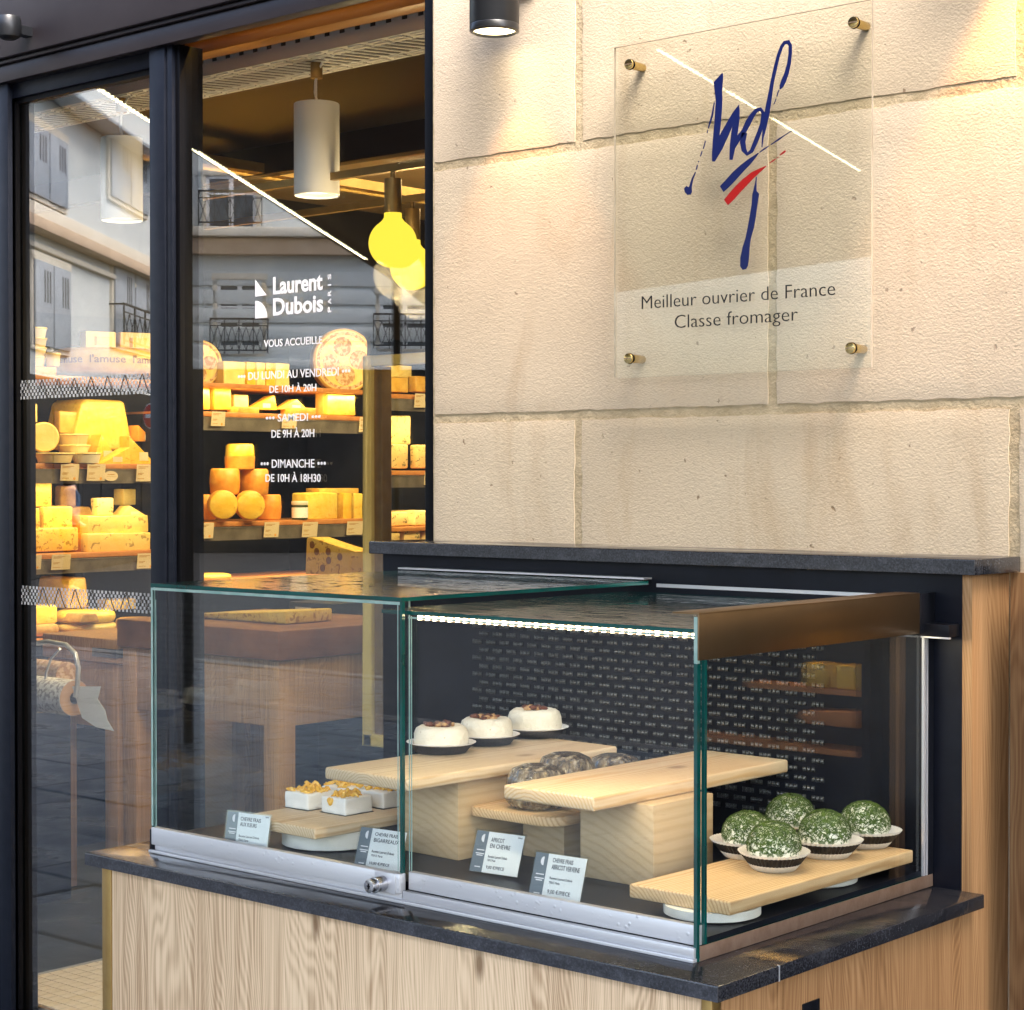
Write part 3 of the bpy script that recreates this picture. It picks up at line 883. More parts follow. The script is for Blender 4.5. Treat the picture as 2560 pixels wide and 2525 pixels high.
MB().box(GX1-.0052, GX1+.0002, GF+.0185, GF+.0235, .943, 1.356).build('inner_edge', 'glass_edge', dc, smooth=False)
MB().box(XM-.0050, XM+.0004, GF-.0025, GF+.0040, .947, ZT-.0072).build('door_edge', 'glass_edge', dc, smooth=False)
MB().box(XM-.0105, XM-.0088, GF-.0024, GF-.0019, .972, ZT-.012).box(XM+.0035, XM+.0050, GF+.0100, GF+.0108, .972, ZR-.008).box(XM+.0085, XM+.0100, GF+.0100, GF+.0108, .972, ZR-.008).build('brush_seal', 'glass_edge_pale', dc, smooth=False)
MB().box(GX0+.0055, XM-.0052, GF-.0026, GF-.0021, ZT-.0125, ZT-.0075).build('left_bonding', 'glass_edge_pale', dc, smooth=False)
MB().box(XM+.002, GX1-.008, GF+.0100, GF+.0108, ZR-.0125, ZR-.0095).build('right_bonding', 'glass_edge_pale', dc, smooth=False)
MB().box(GX0+.0003, GX0+.0055, GF-.0026, GF-.0021, .97, ZT-.008).box(GX0+.014, GX0+.0155, GF-.0026, GF-.0021, .97, ZT-.030).build('left_seal', 'glass_edge_pale', dc, smooth=False)
# bronze channel along the right side and its LED strip across the front
ch = MB().box(GX1-.0005, GX1+.0025, GF-.0005, 2.888, 1.357, ZT).box(GX1-.045, GX1+.0025, GF-.0005, 2.888, ZT-.0008, ZT+.002)
ch.build('channel', 'bronze', dc, bevel=.0008)
MB().box(GX1-.0006, GX1+.0028, 2.889, UY-.001, 1.357, ZT+.001).box(GX1-.01, GX1+.05, 2.90, UY-.001, 1.352, 1.373).build('channel_end', 'black_steel', dc, bevel=.0008)
MB().box(GX1-.002, GX1+.052, 2.898, 2.905, 1.349, 1.352).build('end_clip', 'aluminium_plain', dc, bevel=.0008)
ls = MB().box(XM+.010, GX1-.012, GF+.026, GF+.036, ZR-.0150, ZR-.0070).build('led_strip', 'bronze_dull', dc)
led0 = None
for i in range(34):
    x = XM+.018+i*.0168
    if led0 is None: led0 = MB().box(-.0018, .0018, -.0010, .0055, -.0045, .0030).build('diode', 'led_case', ls, local=True); o = led0
    else: o = inst(led0, 'diode', ls, (0, 0, 0))
    o.location = Vector((x, GF+.0195, ZR-.0100))-dc.location
area('case_lamp', (-1.91, GF+.035, ZR-.014), (R(28), 0, 0), .56, .012, .55, (1, .84, .6), dc)
area('case_lamp', (GX1-.012, 2.60, 1.36), (0, R(-28), 0), .012, .5, .30, (1, .80, .5), dc)
MB().box(GX1-.016, GX1-.004, 2.32, 2.885, 1.3615, 1.3655).build('side_led', 'aluminium_plain', dc)
MB().box(GX1-.0155, GX1-.0045, 2.845, 2.875, 1.3600, 1.3613).build('side_diode', 'led_case', dc)
# lock
lx, lz = (-2.2466, 0.95)
lk = MB().cyl((lx+.006, GF-.011, lz), (lx+.006, GF-.032, lz), .0125, n=32).cyl((lx+.006, GF-.032, lz), (lx+.006, GF-.0345, lz), .0135, n=32).cyl((lx+.006, GF-.0345, lz), (lx+.006, GF-.0450, lz), .0105, n=32).cyl((lx+.006, GF-.0450, lz), (lx+.006, GF-.0465, lz), .0112, n=32).build('lock', 'lock_metal', dc, bevel=.0006)
MB().box(lx+.005, lx+.007, GF-.0475, GF-.0464, lz-.005, lz+.005).box(lx+.003, lx+.009, GF-.0475, GF-.0464, lz-.001, lz+.001).build('keyhole', 'rubber', lk)
MB().box(lx+.006-.020, lx+.034, GF-.0130, GF-.0108, .935, .9685).build('lock_plate', 'aluminium_plain', dc, bevel=.0008)

# ------------------------------------------------------------------ boards and blocks in the case
def board(name, x0, x1, y0, y1, z0, z1, mat, label, rot=0., r=.0025, corner=0., blocks=(), feet=(), grp='wooden display boards in the glass case'):
    t = thing(name, (x0, y0, z0), label, 'board', grp, rot)
    w, d, h = x1-x0, y1-y0, z1-z0
    if corner:
        pts = []
        for cx, cy, a0 in ((w-corner, corner, -90), (w-corner, d-corner, 0), (corner, d-corner, 90), (corner*.4, corner*.4, 180)):
            cr = corner if a0 != 180 else corner*.4
            pts += [(cx+cr*math.cos(R(a0+q*15)), cy+cr*math.sin(R(a0+q*15)), 0) for q in range(7)]
        MB().prism(pts, (0, 0, h)).build('plank', mat, t, bevel=r, local=True)
    else: MB().box(0, w, 0, d, 0, h).build('plank', mat, t, bevel=r, seg=3, local=True)
    for (a, b, c_, e) in blocks: MB().box(a-x0, b-x0, c_-y0, e-y0, .9512-z0, -.0005).build('support', 'pine_block', t, bevel=.0012, local=True)
    for (fx_, fy_, fr_) in feet: MB().lathe([(0, .9512-z0), (fr_*.9, .9512-z0), (fr_, .9540-z0), (fr_, -.0005), (0, -.0005)], (fx_-x0, fy_-y0, 0), 40).build('foot', 'white_foam', t, local=True)
    return t
BZ = 1.1113
board('raised_board', -2.4660, -2.2555, 2.3150, 2.870, 1.0900, BZ, 'pine_a', 'long wooden board on a wide block carrying three round white cakes', -.03, .005, blocks=((-2.4225, -2.273, 2.455, 2.81),))
board('raised_board', -2.0990, -1.9045, 2.3760, 2.930, 1.0880, BZ, 'pine_b', 'empty wooden board on a block, highest one in the right half of the case', -.012, .004, blocks=((-2.0276, -1.8730+.0003, 2.490, 2.655),))
board('low_board', -1.8170, -1.6255, 2.352, 2.886, .9680, .9894, 'pine_c', 'low wooden board at the right end carrying green herb balls in paper cups', -.012, .003, feet=((-1.700, 2.41, .075), (-1.72, 2.72, .075)))
board('low_board', -2.6730, -2.4680, 2.300, 2.70, .9850, 1.0040, 'pine_a', 'low wooden board at the left end carrying square white cheeses', -.03, .003, feet=((-2.56, 2.42, .090),))
board('middle_board', -2.2650, -2.0670, 2.470, 2.88, 1.0280, 1.0450, 'pine_c', 'small rounded wooden board low between the two raised boards, holding wrapped domes', 0, .003, corner=.045, blocks=((-2.215, -2.12, 2.56, 2.75),))

# ------------------------------------------------------------------ foods in the case
def cup(t, r0, r1, h, n=48, mats=('cup_paper', 'cup_black'), tilt=None, band=(.35, .85)):
    prof = [(0, 0), (r0, 0), (r0+(r1-r0)*band[0], h*band[0]), (r0+(r1-r0)*band[1], h*band[1]), (r1, h), (r1-.0008, h), (r0, .0012)]
    wv = lambda j, i: (.028 if i % 2 else -.028) if 1 <= j <= 5 else 0
    m = MB().lathe(prof, (0, 0, 0), n*2, wave=wv, mis=[0, 0, 1, 0, 0, 0])
    return m.build('paper_cup', list(mats), t, local=True, angle=60)
from mathutils import noise as NZ
def blob(prof, n, amp, sc, seed, hollow=None):
    m = MB().lathe(prof, (0, 0, 0), n)
    m.v = [tuple(Vector(v)+NZ.noise_vector(Vector(v)*sc+Vector((seed, 0, 0)))*amp+NZ.noise_vector(Vector(v)*sc*3.1+Vector((seed, 5, 0)))*amp*.45) for v in m.v]
    return m
def nut(t, x, y, z, s_, mat, seed):
    bm = bmesh.new(); bmesh.ops.create_icosphere(bm, subdivisions=2, radius=s_)
    for v in bm.verts: v.co += NZ.noise_vector(v.co*90+Vector((seed, 0, 0)))*s_*.7; v.co.z *= .6
    me = bpy.data.meshes.new('topping'); bm.to_mesh(me); bm.free(); me.materials.append(MATS[mat])
    me.polygons.foreach_set('use_smooth', [True]*len(me.polygons))
    o = bpy.data.objects.new('walnut' if mat == 'walnut' else 'raisin', me); COL.objects.link(o); o.parent = t; o.location = (x, y, z)
    return o
for i, (q, r_, lab) in enumerate((( (-2.437, 2.5847, 1.1113), .0520, 'round white cheese topped with nuts and raisins, nearest on the raised board'),
                       ( (-2.4489, 2.7236, 1.1113), .0515, 'round white cheese topped with walnuts, middle of three on the raised board'),
                       ( (-2.4498, 2.8663, 1.1113), .0545, 'round white cheese topped with nuts, farthest of three on the raised board'))):
    t = thing('fresh_cheese', (q[0], q[1], BZ+.0006), lab, 'cheese', 'round white cheeses in dark paper cups')
    h = .050 if i != 2 else .054
    pr_ = [(0, .003), (r_*.90, .003), (r_*.95, .008), (r_*.99, h*.42), (r_*.98, h*.68), (r_*.91, h*.88), (r_*.76, h*.985), (r_*.60, h), (r_*.46, h*.94), (r_*.2, h*.90), (0, h*.89)]
    blob(pr_, 56, .0014, 45, i*7+3).build('cheese', 'fresh_cheese', t, local=True, angle=80)
    prof = [(0, 0), (r_*.90, 0), (r_*1.13, .0165), (r_*1.24, .0190), (r_*1.22, .0198), (r_*1.10, .0175), (r_*.88, .0015)]
    wv = lambda j, k_: ((.012 if k_ % 2 else -.012)+(.03*math.cos(k_/96*math.pi*4))) if 2 <= j <= 4 else 0
    MB().lathe(prof, (0, 0, 0), 96, wave=wv, mis=[1, 1, 0, 0, 0, 0]).build('paper_cup', ['cup_paper', 'cup_brown'], t, local=True, angle=60)
    random.seed(30+i)
    for k_ in range(15):
        a = random.uniform(0, 6.28); rr_ = random.uniform(.05, .56)*r_
        nut(t, rr_*math.cos(a), rr_*math.sin(a), h*.95+.002+random.uniform(0, .004), random.uniform(.0050, .0085), 'walnut' if k_ % 2 else 'raisin', k_*3+i)
# herb balls
hb = [((477+5, 395+5), (1740, 1960, 3.45))]
HB = [
  (-1.7935, 2.6384, 0.9894),
  (-1.8294, 2.8233, 0.9894),
  (-1.706, 2.5839, 0.9894),
  (-1.6996, 2.7266, 0.9894),
  (-1.6963, 2.8488, 0.9894),
]
HL = ['green herb coated cheese ball in a paper cup, leftmost on the low board', 'green herb coated cheese ball at the back, half hidden between the others',
      'green herb coated cheese ball in a paper cup, nearest to the front', 'green herb coated cheese ball in a paper cup, right of the nearest one', 'green herb coated cheese ball in a paper cup, rightmost on the low board']
leaf = MB()
random.seed(5)
for k_ in range(2600):
    ph = random.uniform(0, 6.283); zz = random.uniform(-.15, 1); rr_ = math.sqrt(max(0, 1-zz*zz))
    n_ = Vector((rr_*math.cos(ph), rr_*math.sin(ph), zz)); p_ = n_*.0432; 
    if random.random() > .58+.45*zz: continue
    u = n_.cross(Vector((random.uniform(-1, 1), random.uniform(-1, 1), random.uniform(-1, 1)))).normalized(); w_ = n_.cross(u)
    l_ = random.uniform(.0026, .0062); b_ = random.uniform(.0006, .0011)
    up_ = n_*random.uniform(.0002, .0016)
    leaf.add([p_-u*l_, p_+w_*b_+up_*.5, p_+u*l_+up_*1.6, p_-w_*b_+up_*.5], [(0, 1, 2, 3)])
for i, q in enumerate(HB):
    t = thing('herb_cheese', (q[0]-.004, q[1]+.012, .9900), HL[i], 'cheese', 'herb coated cheese balls in paper cups')
    rr_ = .0430
    b_ = blob([(0, .004), (.031, .006)]+[(rr_*math.cos(R(a)),   .036+rr_*.88*math.sin(R(a))) for a in range(-25, 91, 9)], 40, .0010, 60, i*5)
    b_.build('cheese', 'herbed_cheese', t, local=True, angle=80)
    lf = MB(); lf.v = [(x, y, .036+z*.9) for x, y, z in leaf.v]; lf.f = leaf.f; lf.m = leaf.m
    lo = lf.build('dill', 'dill', t, local=True, recalc=False, smooth=False); lo.rotation_euler.z = i*1.1; lo.scale = (1, 1, (1.01, 1.03, 1.02, 1.03, 1.01)[i]); tag(lo, kind='stuff')
    c_ = cup(t, .0350, .0585, .0300)
    c_.scale = (1.08, .98, 1.); c_.rotation_euler.z = (.3, 1.2, 2.2, .4, .1)[i]
# square cheeses with peel
SQ = [
  (-2.6069, 2.4087, 1.004),
  (-2.5197, 2.4182, 1.004),
  (-2.5232, 2.5247, 1.004),
  (-2.6637, 2.5174, 1.004),
  (-2.611, 2.5633, 1.004),
]
SL = ['square white cheese with orange peel on top, leftmost on the low board', 'square white cheese with orange peel spilling over its front edge', 'square white cheese with orange peel behind the glass door edge',
      'square white cheese with orange peel in the back row at left', 'square white cheese with orange peel in the back row under the raised board']
for i, q in enumerate(SQ):
    sx, sy, sz = .066, .068, .0300
    x1, y0 = ((-2.6104, 2.4108), (-2.5187, 2.4184), (-2.5204+.004, 2.5146), (-2.605, 2.500), (-2.575, 2.590))[i]
    t = thing('square_cheese', (x1-sx/2, y0+sy/2, 1.0046), SL[i], 'cheese', 'square white cheeses with orange peel', -.03)
    MB().box(-sx/2, sx/2, -sy/2, sy/2, 0, sz).build('cheese', 'white_cheese', t, local=True, bevel=.0025, seg=2, sub=3, jit=.0011, jsc=75, angle=80)
    MB().box(-sx/2-.002, sx/2+.002, -sy/2-.002, sy/2+.002, -.0004, .0003).build('liner', 'cup_brown', t, local=True)
    random.seed(50+i)
    for k_ in range(32):
        a = random.uniform(0, 6.28); rr_ = random.uniform(0, .025); cx_, cy_ = rr_*math.cos(a), rr_*math.sin(a)
        if i == 1 and k_ < 3: cx_, cy_ = -.012+k_*.004, -sy/2+.004
        pts = []; d_ = random.uniform(0, 6.28); zc = sz+.001+random.uniform(0, .011)*(1-rr_/.024)
        for s5 in range(6):
            d_ += random.uniform(-.7, .7); cx_ += .0038*math.cos(d_); cy_ += .0038*math.sin(d_)
            zc2 = zc+.0035*math.sin(s5*1.3+k_)
            if i == 1 and k_ < 3: cx_, cy_, zc2 = cx_, -sy/2-.0015, sz-.001-s5*.0028
            pts.append((cx_, cy_, max(zc2, sz+.0006) if not (i == 1 and k_ < 3) else zc2))
        MB().tube(pts, [.0012, .0030, .0036, .0036, .0028, .0012], 6).build('peel', 'candied_peel', t, local=True)
# wrapped domes
for i, (q, r_) in enumerate((((-2.3366, 2.7107, 1.0455), .058), ((-2.3979, 2.8646, 1.0455), .056), ((-2.349, 2.9412, 1.0455), .05))):
    pos = ((-2.165, 2.540), (-2.182, 2.640), (-2.150, 2.740))[i]; r_ = (.054, .053, .050)[i]
    t = thing('wrapped_dome', (pos[0], pos[1], 1.0456), ('glossy ribbed dome in clear wrap, nearest on the middle board', 'glossy ribbed dome in clear wrap, behind the nearest one', 'glossy ribbed dome in clear wrap, right one at the back')[i], 'dome', 'glossy wrapped domes on the middle board')
    wv = lambda j, k_: .05*abs(math.sin(k_*.62))+.02*math.sin(k_*2.3+j)
    hh = (.074, .082, .072)[i]
    MB().lathe([(0, .001), (r_*.8, .001), (r_*.96, .010), (r_, hh*.4), (r_*.94, hh*.68), (r_*.78, hh*.90), (r_*.5, hh*.99), (r_*.2, hh*.96), (0, hh*.95)], (0, 0, 0), 64, wave=wv).build('jelly', 'jelly', t, local=True, angle=80)
# price cards
def card(c, w, h, lean, rz, lines, label):
    t = thing('price_card', c, label, 'price card', 'price cards behind the glass front', rz)
    M_ = Matrix.Rotation(-lean, 4, 'X')
    def tr(o):
        o.matrix_local = M_; return o
    tr(MB().box(-w/2, w/2, -.0022, -.0012, 0, h).box(-w/2, w/2, .0008, .0016, 0, h).build('holder', 'holder_glass', t, local=True, recalc=False))
    tr(MB().box(-w/2+.003, w/2-.003, -.0009, .0003, .003, h-.003).build('paper_sheet', 'paper', t, local=True))
    tr(MB().box(-w/2+.003, -w/2+.003+w*.24, -.0011, -.00095, .003, h-.003).build('grey_band', 'ink_grey', t, local=True))
    cx_ = -w/2+.003+w*.14; 
    tr(MB().prism([(cx_+.0035, -.0013, h*.80+.0068*math.cos(R(a))) if a in (0, 180) else (cx_+.0035-.0062*math.sin(R(a)), -.0013, h*.80+.0072*math.cos(R(a))) for a in range(0, 181, 20)], (0, .0001, 0)).build('half_moon', 'vinyl', t, local=True, smooth=False))
    bars = MB()
    for zz, ww in ((.52, .15), (.44, .17), (.40, .12), (.14, .11)): bars.box(cx_-w*ww/2, cx_+w*ww/2, -.0013, -.0011, h*zz, h*(zz+.022))
    tr(bars.build('fine_print', 'vinyl', t, local=True, smooth=False))
    for (txt, x0, x1, z0, z1) in lines:
        cu = bpy.data.curves.new('t', 'FONT'); cu.body = txt; cu.extrude = .001; cu.offset = .01; cu.resolution_u = 2
        o = bpy.data.objects.new('t', cu); COL.objects.link(o); bpy.context.view_layer.update()
        me = bpy.data.meshes.new_from_object(o.evaluated_get(bpy.context.evaluated_depsgraph_get())); COL.objects.unlink(o); bpy.data.objects.remove(o)
        ax = min(v.co.x for v in me.vertices); bx = max(v.co.x for v in me.vertices); az = min(v.co.y for v in me.vertices); bz = max(v.co.y for v in me.vertices)
        for v in me.vertices:
            v.co = Vector((-w/2+w*(x0+(x1-x0)*(v.co.x-ax)/(bx-ax)), -.0012-v.co.z*.1, h*(z0+(z1-z0)*(v.co.y-az)/(bz-az))))
        me.materials.append(MATS['vinyl' if x1 < .3 else 'ink'])
        b_ = bpy.data.objects.new('print', me); COL.objects.link(b_); b_.parent = t; tr(b_)
    return t
side = []
c1 = [('CHEVRE FRAIS', .33, .78, .76, .86), ('AUX FLEURS', .33, .70, .62, .72), ('Recette Laurent Dubois', .33, .78, .34, .40), ('75015 Paris', .33, .55, .24, .30), ('9,50 €/PIECE', .34, .78, .08, .17), ('bio', .88, .95, .90, .95)]
c2 = [('CHEVRE FRAIS', .34, .82, .80, .88), ('BIGARREAUX', .34, .86, .66, .75), ('Recette Laurent Dubois', .34, .80, .42, .48), ('75015 Paris', .34, .58, .33, .38), ('10,00 €/PIECE', .34, .75, .14, .22)]
c3 = [('APRICOT', .34, .60, .74, .84), ('EN CHEVRE', .34, .74, .60, .70), ('Recette Laurent Dubois', .34, .72, .38, .44), ('75015 Paris', .34, .50, .30, .35), ('9,00 €/PIECE', .34, .70, .12, .21), ('bio', .86, .94, .88, .93)]
c4 = [('CHEVRE FRAIS', .36, .74, .80, .89), ('ABRICOT VERVEINE', .36, .88, .66, .76), ('Recette Laurent Dubois', .36, .78, .46, .51), ('75015 Paris', .36, .56, .37, .42), ('9,00 €/PIECE', .36, .78, .16, .26)]
card((-2.6279, 2.272, 0.948), .106, .070, R(10), R(8), c1+side, 'price card at the far left, in front of the board with square cheeses')
card((-2.332, 2.31, 0.9445), .106, .076, R(18), R(6), c2+side, 'price card just left of the sliding glass door edge')
card((-2.134, 2.3892, 0.953), .104, .075, R(20), R(6), c3+side, 'price card left of two in the middle of the case, set further back')
card((-1.9169, 2.288, 0.9553), .104, .078, R(18), R(4), c4+side, 'price card right of two in the middle of the case, closest to the rail')

# ------------------------------------------------------------------ inside the shop
IN = thing('shop_interior', (-5, 4, .1), 'dark shop interior behind the glass with its walls and ceiling', 'room')
FZ = .10
fl = bpy.data.objects.new('shop_floor', None); COL.objects.link(fl); tag(fl, kind='structure')
MB().box(-8, -2.5, 3.24, 8.2, .02, FZ-.004).build('grout_bed', 'grout', fl)
MB().box(-8, -4.95, 3.25, 8.2, FZ-.003, FZ).build('slate_slab', 'floor_slate', fl)
MB().box(-4.95, -4.935, 3.25, 8.2, FZ-.003, FZ+.002).build('edge_strip', 'aluminium_plain', fl)
tl0 = None; nt_ = 0; rt = MB()
for j in range(34):
    for i in range(20):
        x = -4.915+i*.0405; y = 3.27+j*.0202*2.2
        if nt_ < 300 and j < 20:
            if tl0 is None: tl0 = MB().box(-.0185, .0185, -.0202, .0202, -.006, 0).build('floor_tile', 'floor_tile', fl, local=True); o = tl0
            else: o = inst(tl0, 'floor_tile', fl, (0, 0, 0))
            o.location = (x, y, FZ+random.uniform(0, .0006)); nt_ += 1
        else: rt.box(x-.0185, x+.0185, y-.0202, y+.0202, FZ-.005, FZ)
for j in range(34, 110): rt.box(-4.93, -2.6, 3.27+j*.0444-.0202, 3.27+j*.0444+.0202, FZ-.005, FZ)
rt.box(-4.09, -2.6, 3.25, 4.76, FZ-.005, FZ)
tag(rt.build('floor_tiles', 'floor_tile', fl, recalc=False), kind='stuff')
MB().box(-7.3, -7.2, 3.2, 8.2, 0, 3.4).box(-7.3, -2.4, 8.2, 8.3, 0, 3.4).box(-2.5, -2.4, 3.54, 8.2, 0, 3.4).build('wall', 'shop_dark', IN)
MB().box(-7.3, -2.4, 3.24, 8.3, 3.30, 3.4).build('ceiling', 'shop_dark', IN)
# brown bulkhead and pale ceiling panels
MB().box(-7.2, -2.6, 3.66, 4.55, 2.80, 3.30).build('bulkhead', 'soffit_brown', IN, bevel=.004)
MB().box(-7.2, -2.6, 4.55, 4.60, 2.70, 3.30).build('bulkhead_lip', 'soffit_brown', IN, bevel=.004)
MB().box(-7.2, -2.6, 4.62, 8.2, 3.02, 3.06).build('pale_ceiling', 'ceiling_pale', IN)
MB().box(-7.2, -2.6, 5.0, 5.35, 2.90, 2.93).build('perforated_panel', 'ceiling_pale', IN)
pf = MB()
for i in range(60):
    for j in range(4): x = -6.8+i*.07; y = 5.05+j*.08; pf.box(x, x+.03, y, y+.018, 2.8995, 2.9005)
pf.build('perforations', 'perforation', IN)
# wooden beam above the window, cable tray
bmth = thing('wooden_beam', (-3.6, 3.3, 2.8), 'orange lit wooden beam across the top of the window', 'beam')
zb_ = 2.7651
MB().box(-4.6, -2.95, 3.34, 3.40, zb_, zb_+.034).box(-4.6, -2.95, 3.346, 3.40, zb_+.036, zb_+.07).box(-4.6, -2.95, 3.34, 3.40, zb_+.072, 3.25).build('beam', 'beam_wood', bmth, bevel=.002)
area('beam_fill', (-3.55, 3.222, 2.86), (R(95), 0, R(180)), 1.0, .03, 4., (1, .55, .12), bmth)  # hidden fill light added to brighten the beam
tr = thing('cable_tray', (-3.8, 3.5, 2.8), 'white perforated cable tray under the ceiling behind the window', 'cable tray')
ty0, ty1, tz = 3.42, 3.62, 2.7291
MB().box(-6.2, -2.6, ty0, ty0+.003, tz, tz+.060).box(-6.2, -2.6, ty1-.003, ty1, tz, tz+.060).build('side_wall', 'tray_white', tr)
ho = MB()
for i in range(62): x = -6.1+i*.056; ho.box(x, x+.018, ty0-.0008, ty0+.0001, tz+.034, tz+.044)
ho.build('slots', 'perforation', tr)
bt = MB(); dk = MB(); bt.box(-6.2, -2.6, ty0, ty1, tz-.001, tz+.001)
for i in range(48):
    x = -6.15+i*.074
    for yy, ww in ((ty0+.014, .05), (ty0+.034, .05), (ty1-.018, .05), (ty1-.036, .05)):
        bt.box(x, x+ww, yy-.006, yy+.006, tz-.0045, tz-.001); dk.box(x, x+ww, yy+.007, yy+.011, tz-.0018, tz-.0011)
    for o2 in (0, .037):
        bt.prism([(x+o2, ty0+.055, tz-.0045), (x+o2+.012, ty0+.055, tz-.0045), (x+o2+.050, ty1-.055, tz-.0045), (x+o2+.038, ty1-.055, tz-.0045)], (0, 0, .0035))
        dk.prism([(x+o2+.013, ty0+.055, tz-.0018), (x+o2+.018, ty0+.055, tz-.0018), (x+o2+.056, ty1-.055, tz-.0018), (x+o2+.051, ty1-.055, tz-.0018)], (0, 0, .0007))
bt.build('base', 'tray_white', tr); dk.build('base_slots', 'perforation', tr)

def pendant(x, y, zb, r, h, label, power):
    t = thing('pendant_lamp', (x, y, zb), label, 'pendant lamp', 'white cylinder pendants in the shop')
    MB().lathe([(r-.004, .006), (r-.002, 0), (r, .002), (r, h-.002), (r-.002, h), (0, h)], (x, y, zb), 48).build('shade', 'lamp_white', t)
    MB().lathe([(r-.004, .006), (r*.72, .012), (r*.70, .03)], (x, y, zb), 40).build('inner_ring', 'lamp_white', t)
    MB().lathe([(r*.71, .014), (0, .014)], (x, y, zb), 40).build('lens', 'lens_white', t)
    MB().cyl((x, y, tz-.045), (x, y, tz-.004), .016, n=20).build('ceiling_cup', 'brass_dull', t)
    MB().tube([(x, y, zb+h), (x, y, tz-.04)], .0016, 6).tube([(x+.002, y, zb+h), (x-.006, y, zb+h+.03), (x-.004, y, zb+h+.06), (x+.010, y, zb+h+.09), (x+.030, y, zb+h+.115), (x+.045, y, tz-.004)], .0035, 8).build('cord', 'lamp_white', t)
    spot('lamp', (x, y, zb-.01), (x-.2, y+.1, 0), power, 95, .5, (1, .85, .6), .04, t)
pendant(-3.7532, 3.5, 2.3721, .0605, .245, 'white cylinder pendant lamp hanging in the shop window', 6)
pendant(-4.5266, 3.45, 2.3698, .0600, .240, 'white cylinder pendant lamp seen through the glass door', 6)
def globe(x, y, zb, r, label):
    t = thing('globe_lamp', (x, y, zb), label, 'globe lamp', 'yellow globe bulbs on brass holders')
    pr_ = [(0, 0)]+[(r*math.sin(R(a)), r-r*math.cos(R(a))) for a in range(10, 145, 9)]+[(r*.46, r*1.92), (r*.37, r*2.05), (r*.36, r*2.25)]
    MB().lathe(pr_, (x, y, zb), 48).build('bulb', 'globe_glow', t, angle=80)
    hz = zb+r*2.2
    MB().cyl((x, y, hz), (x, y, hz+r*1.45), r*.36, n=32).cyl((x, y, hz+r*1.45), (x, y, hz+r*1.75), r*.10, n=12).build('holder', 'brass_dull', t, bevel=.001)
    MB().box(x-.9, x+.5, y-.008, y+.008, hz+r*1.75, hz+r*1.75+.020).build('bar', 'brass_dull', t)
    l = bpy.data.lights.new('lamp', 'POINT'); l.energy = 3.; l.color = (1, .72, .38); l.shadow_soft_size = r*1.05
    o = bpy.data.objects.new('lamp', l); COL.objects.link(o); o.parent = t; o.location = (0, 0, r-.0); o.location = (0, 0, -r*.25)
globe(-3.4684, 3.50, 2.16, .0625, 'glowing yellow globe bulb in front, left of the other globe')
globe(-3.7682, 3.88, 2.1511, .0625, 'glowing yellow globe bulb behind, touching the window edge')

# brass framed cabinet door standing behind the window
bf = thing('brass_frame', (-4.48, 4.4, .74), 'tall brass framed glass cabinet door behind the window', 'cabinet door')
MB().box(-4.486, -4.448, 4.385, 4.415, .745, 2.020).box(-4.486, -3.55, 4.385, 4.415, .745, .785).box(-4.448, -3.55, 4.385, 4.415, 1.985, 2.020).build('frame', 'brass_frame', bf, bevel=.003)
MB().box(-4.448, -4.412, 4.400, 4.445, .785, 1.985).build('inner_frame', 'brass_dull', bf, bevel=.002)
# dark plinth it stands on
MB().box(-4.5, -2.7, 4.38, 5.2, FZ, .745).build('plinth', 'cabinet_black', IN)

# ---- shelving along the left wall
SX = -6.50
def zat(z): return z
sh = thing('cheese_shelving', (SX, 5, FZ), 'black shelving wall with wooden shelves and lit cheese displays', 'shelving')
MB().box(-7.15, -7.1, 3.7, 8.0, FZ, 2.35).build('back_panel', 'black_steel', sh)
MB().box(-7.1, SX-.05, 3.7, 8.0, FZ, .50).build('base', 'cabinet_black', sh)
def shelf(y0, y1, z, dark=True, glow=True, depth=.42):
    MB().box(SX-depth, SX-.01, y0, y1, z-.022, z-.001).build('shelf_board', 'shelf_wood', sh, bevel=.003)
    if dark: MB().box(SX-.010, SX-.002, y0, y1, z-.080, z-.024).box(SX-.004, SX+.001, y0, y1, z-.030, z-.026).box(SX-.004, SX+.001, y0, y1, z-.083, z-.079).build('price_rail', 'rail_metal', sh)
    if glow:
        area('shelf_lamp', (SX-.02, (y0+y1)/2, z-.035 if not dark else z-.088), (0, R(22), 0), .03, y1-y0-.1, .62*(y1-y0), (1, .78, .34), sh)
shelf(4.1, 5.18, 1.683); shelf(4.1, 5.18, 1.3164); shelf(4.1, 5.18, 0.9725, False, False)
shelf(4.1, 6.42, 2.041, False)
shelf(5.24, 6.42, 1.9137); shelf(5.24, 6.42, 1.4299); shelf(5.24, 6.42, 1.1738, False, False)
shelf(6.47, 7.9, 2.0296); shelf(6.47, 7.9, 1.6588); shelf(6.47, 7.9, 1.3848, False, False); shelf(6.47, 7.9, 1.3109, True, False)
MB().box(-7.1, SX-.02, 4.08, 4.10, .4, 2.30).box(-7.1, SX-.02, 5.19, 5.23, .4, 1.9).box(-7.1, SX-.02, 6.43, 6.46, .4, 2.3).build('divider', 'black_steel', sh)
# added fill areas that brighten goods and price tags from the front
area('goods_fill', (SX+1.3, 4.75, 2.70), (0, R(52), 0), .10, 1.3, 6.5, (1, .76, .34), sh)
area('goods_fill', (SX+1.3, 6.1, 2.70), (0, R(52), 0), .10, 1.3, 12, (1, .76, .34), sh)
MB().box(SX+1.25, SX+1.35, 4.0, 6.9, 2.705, 2.74).build('fill_rail', 'brass_dull', sh)  # rail added just above the fill areas

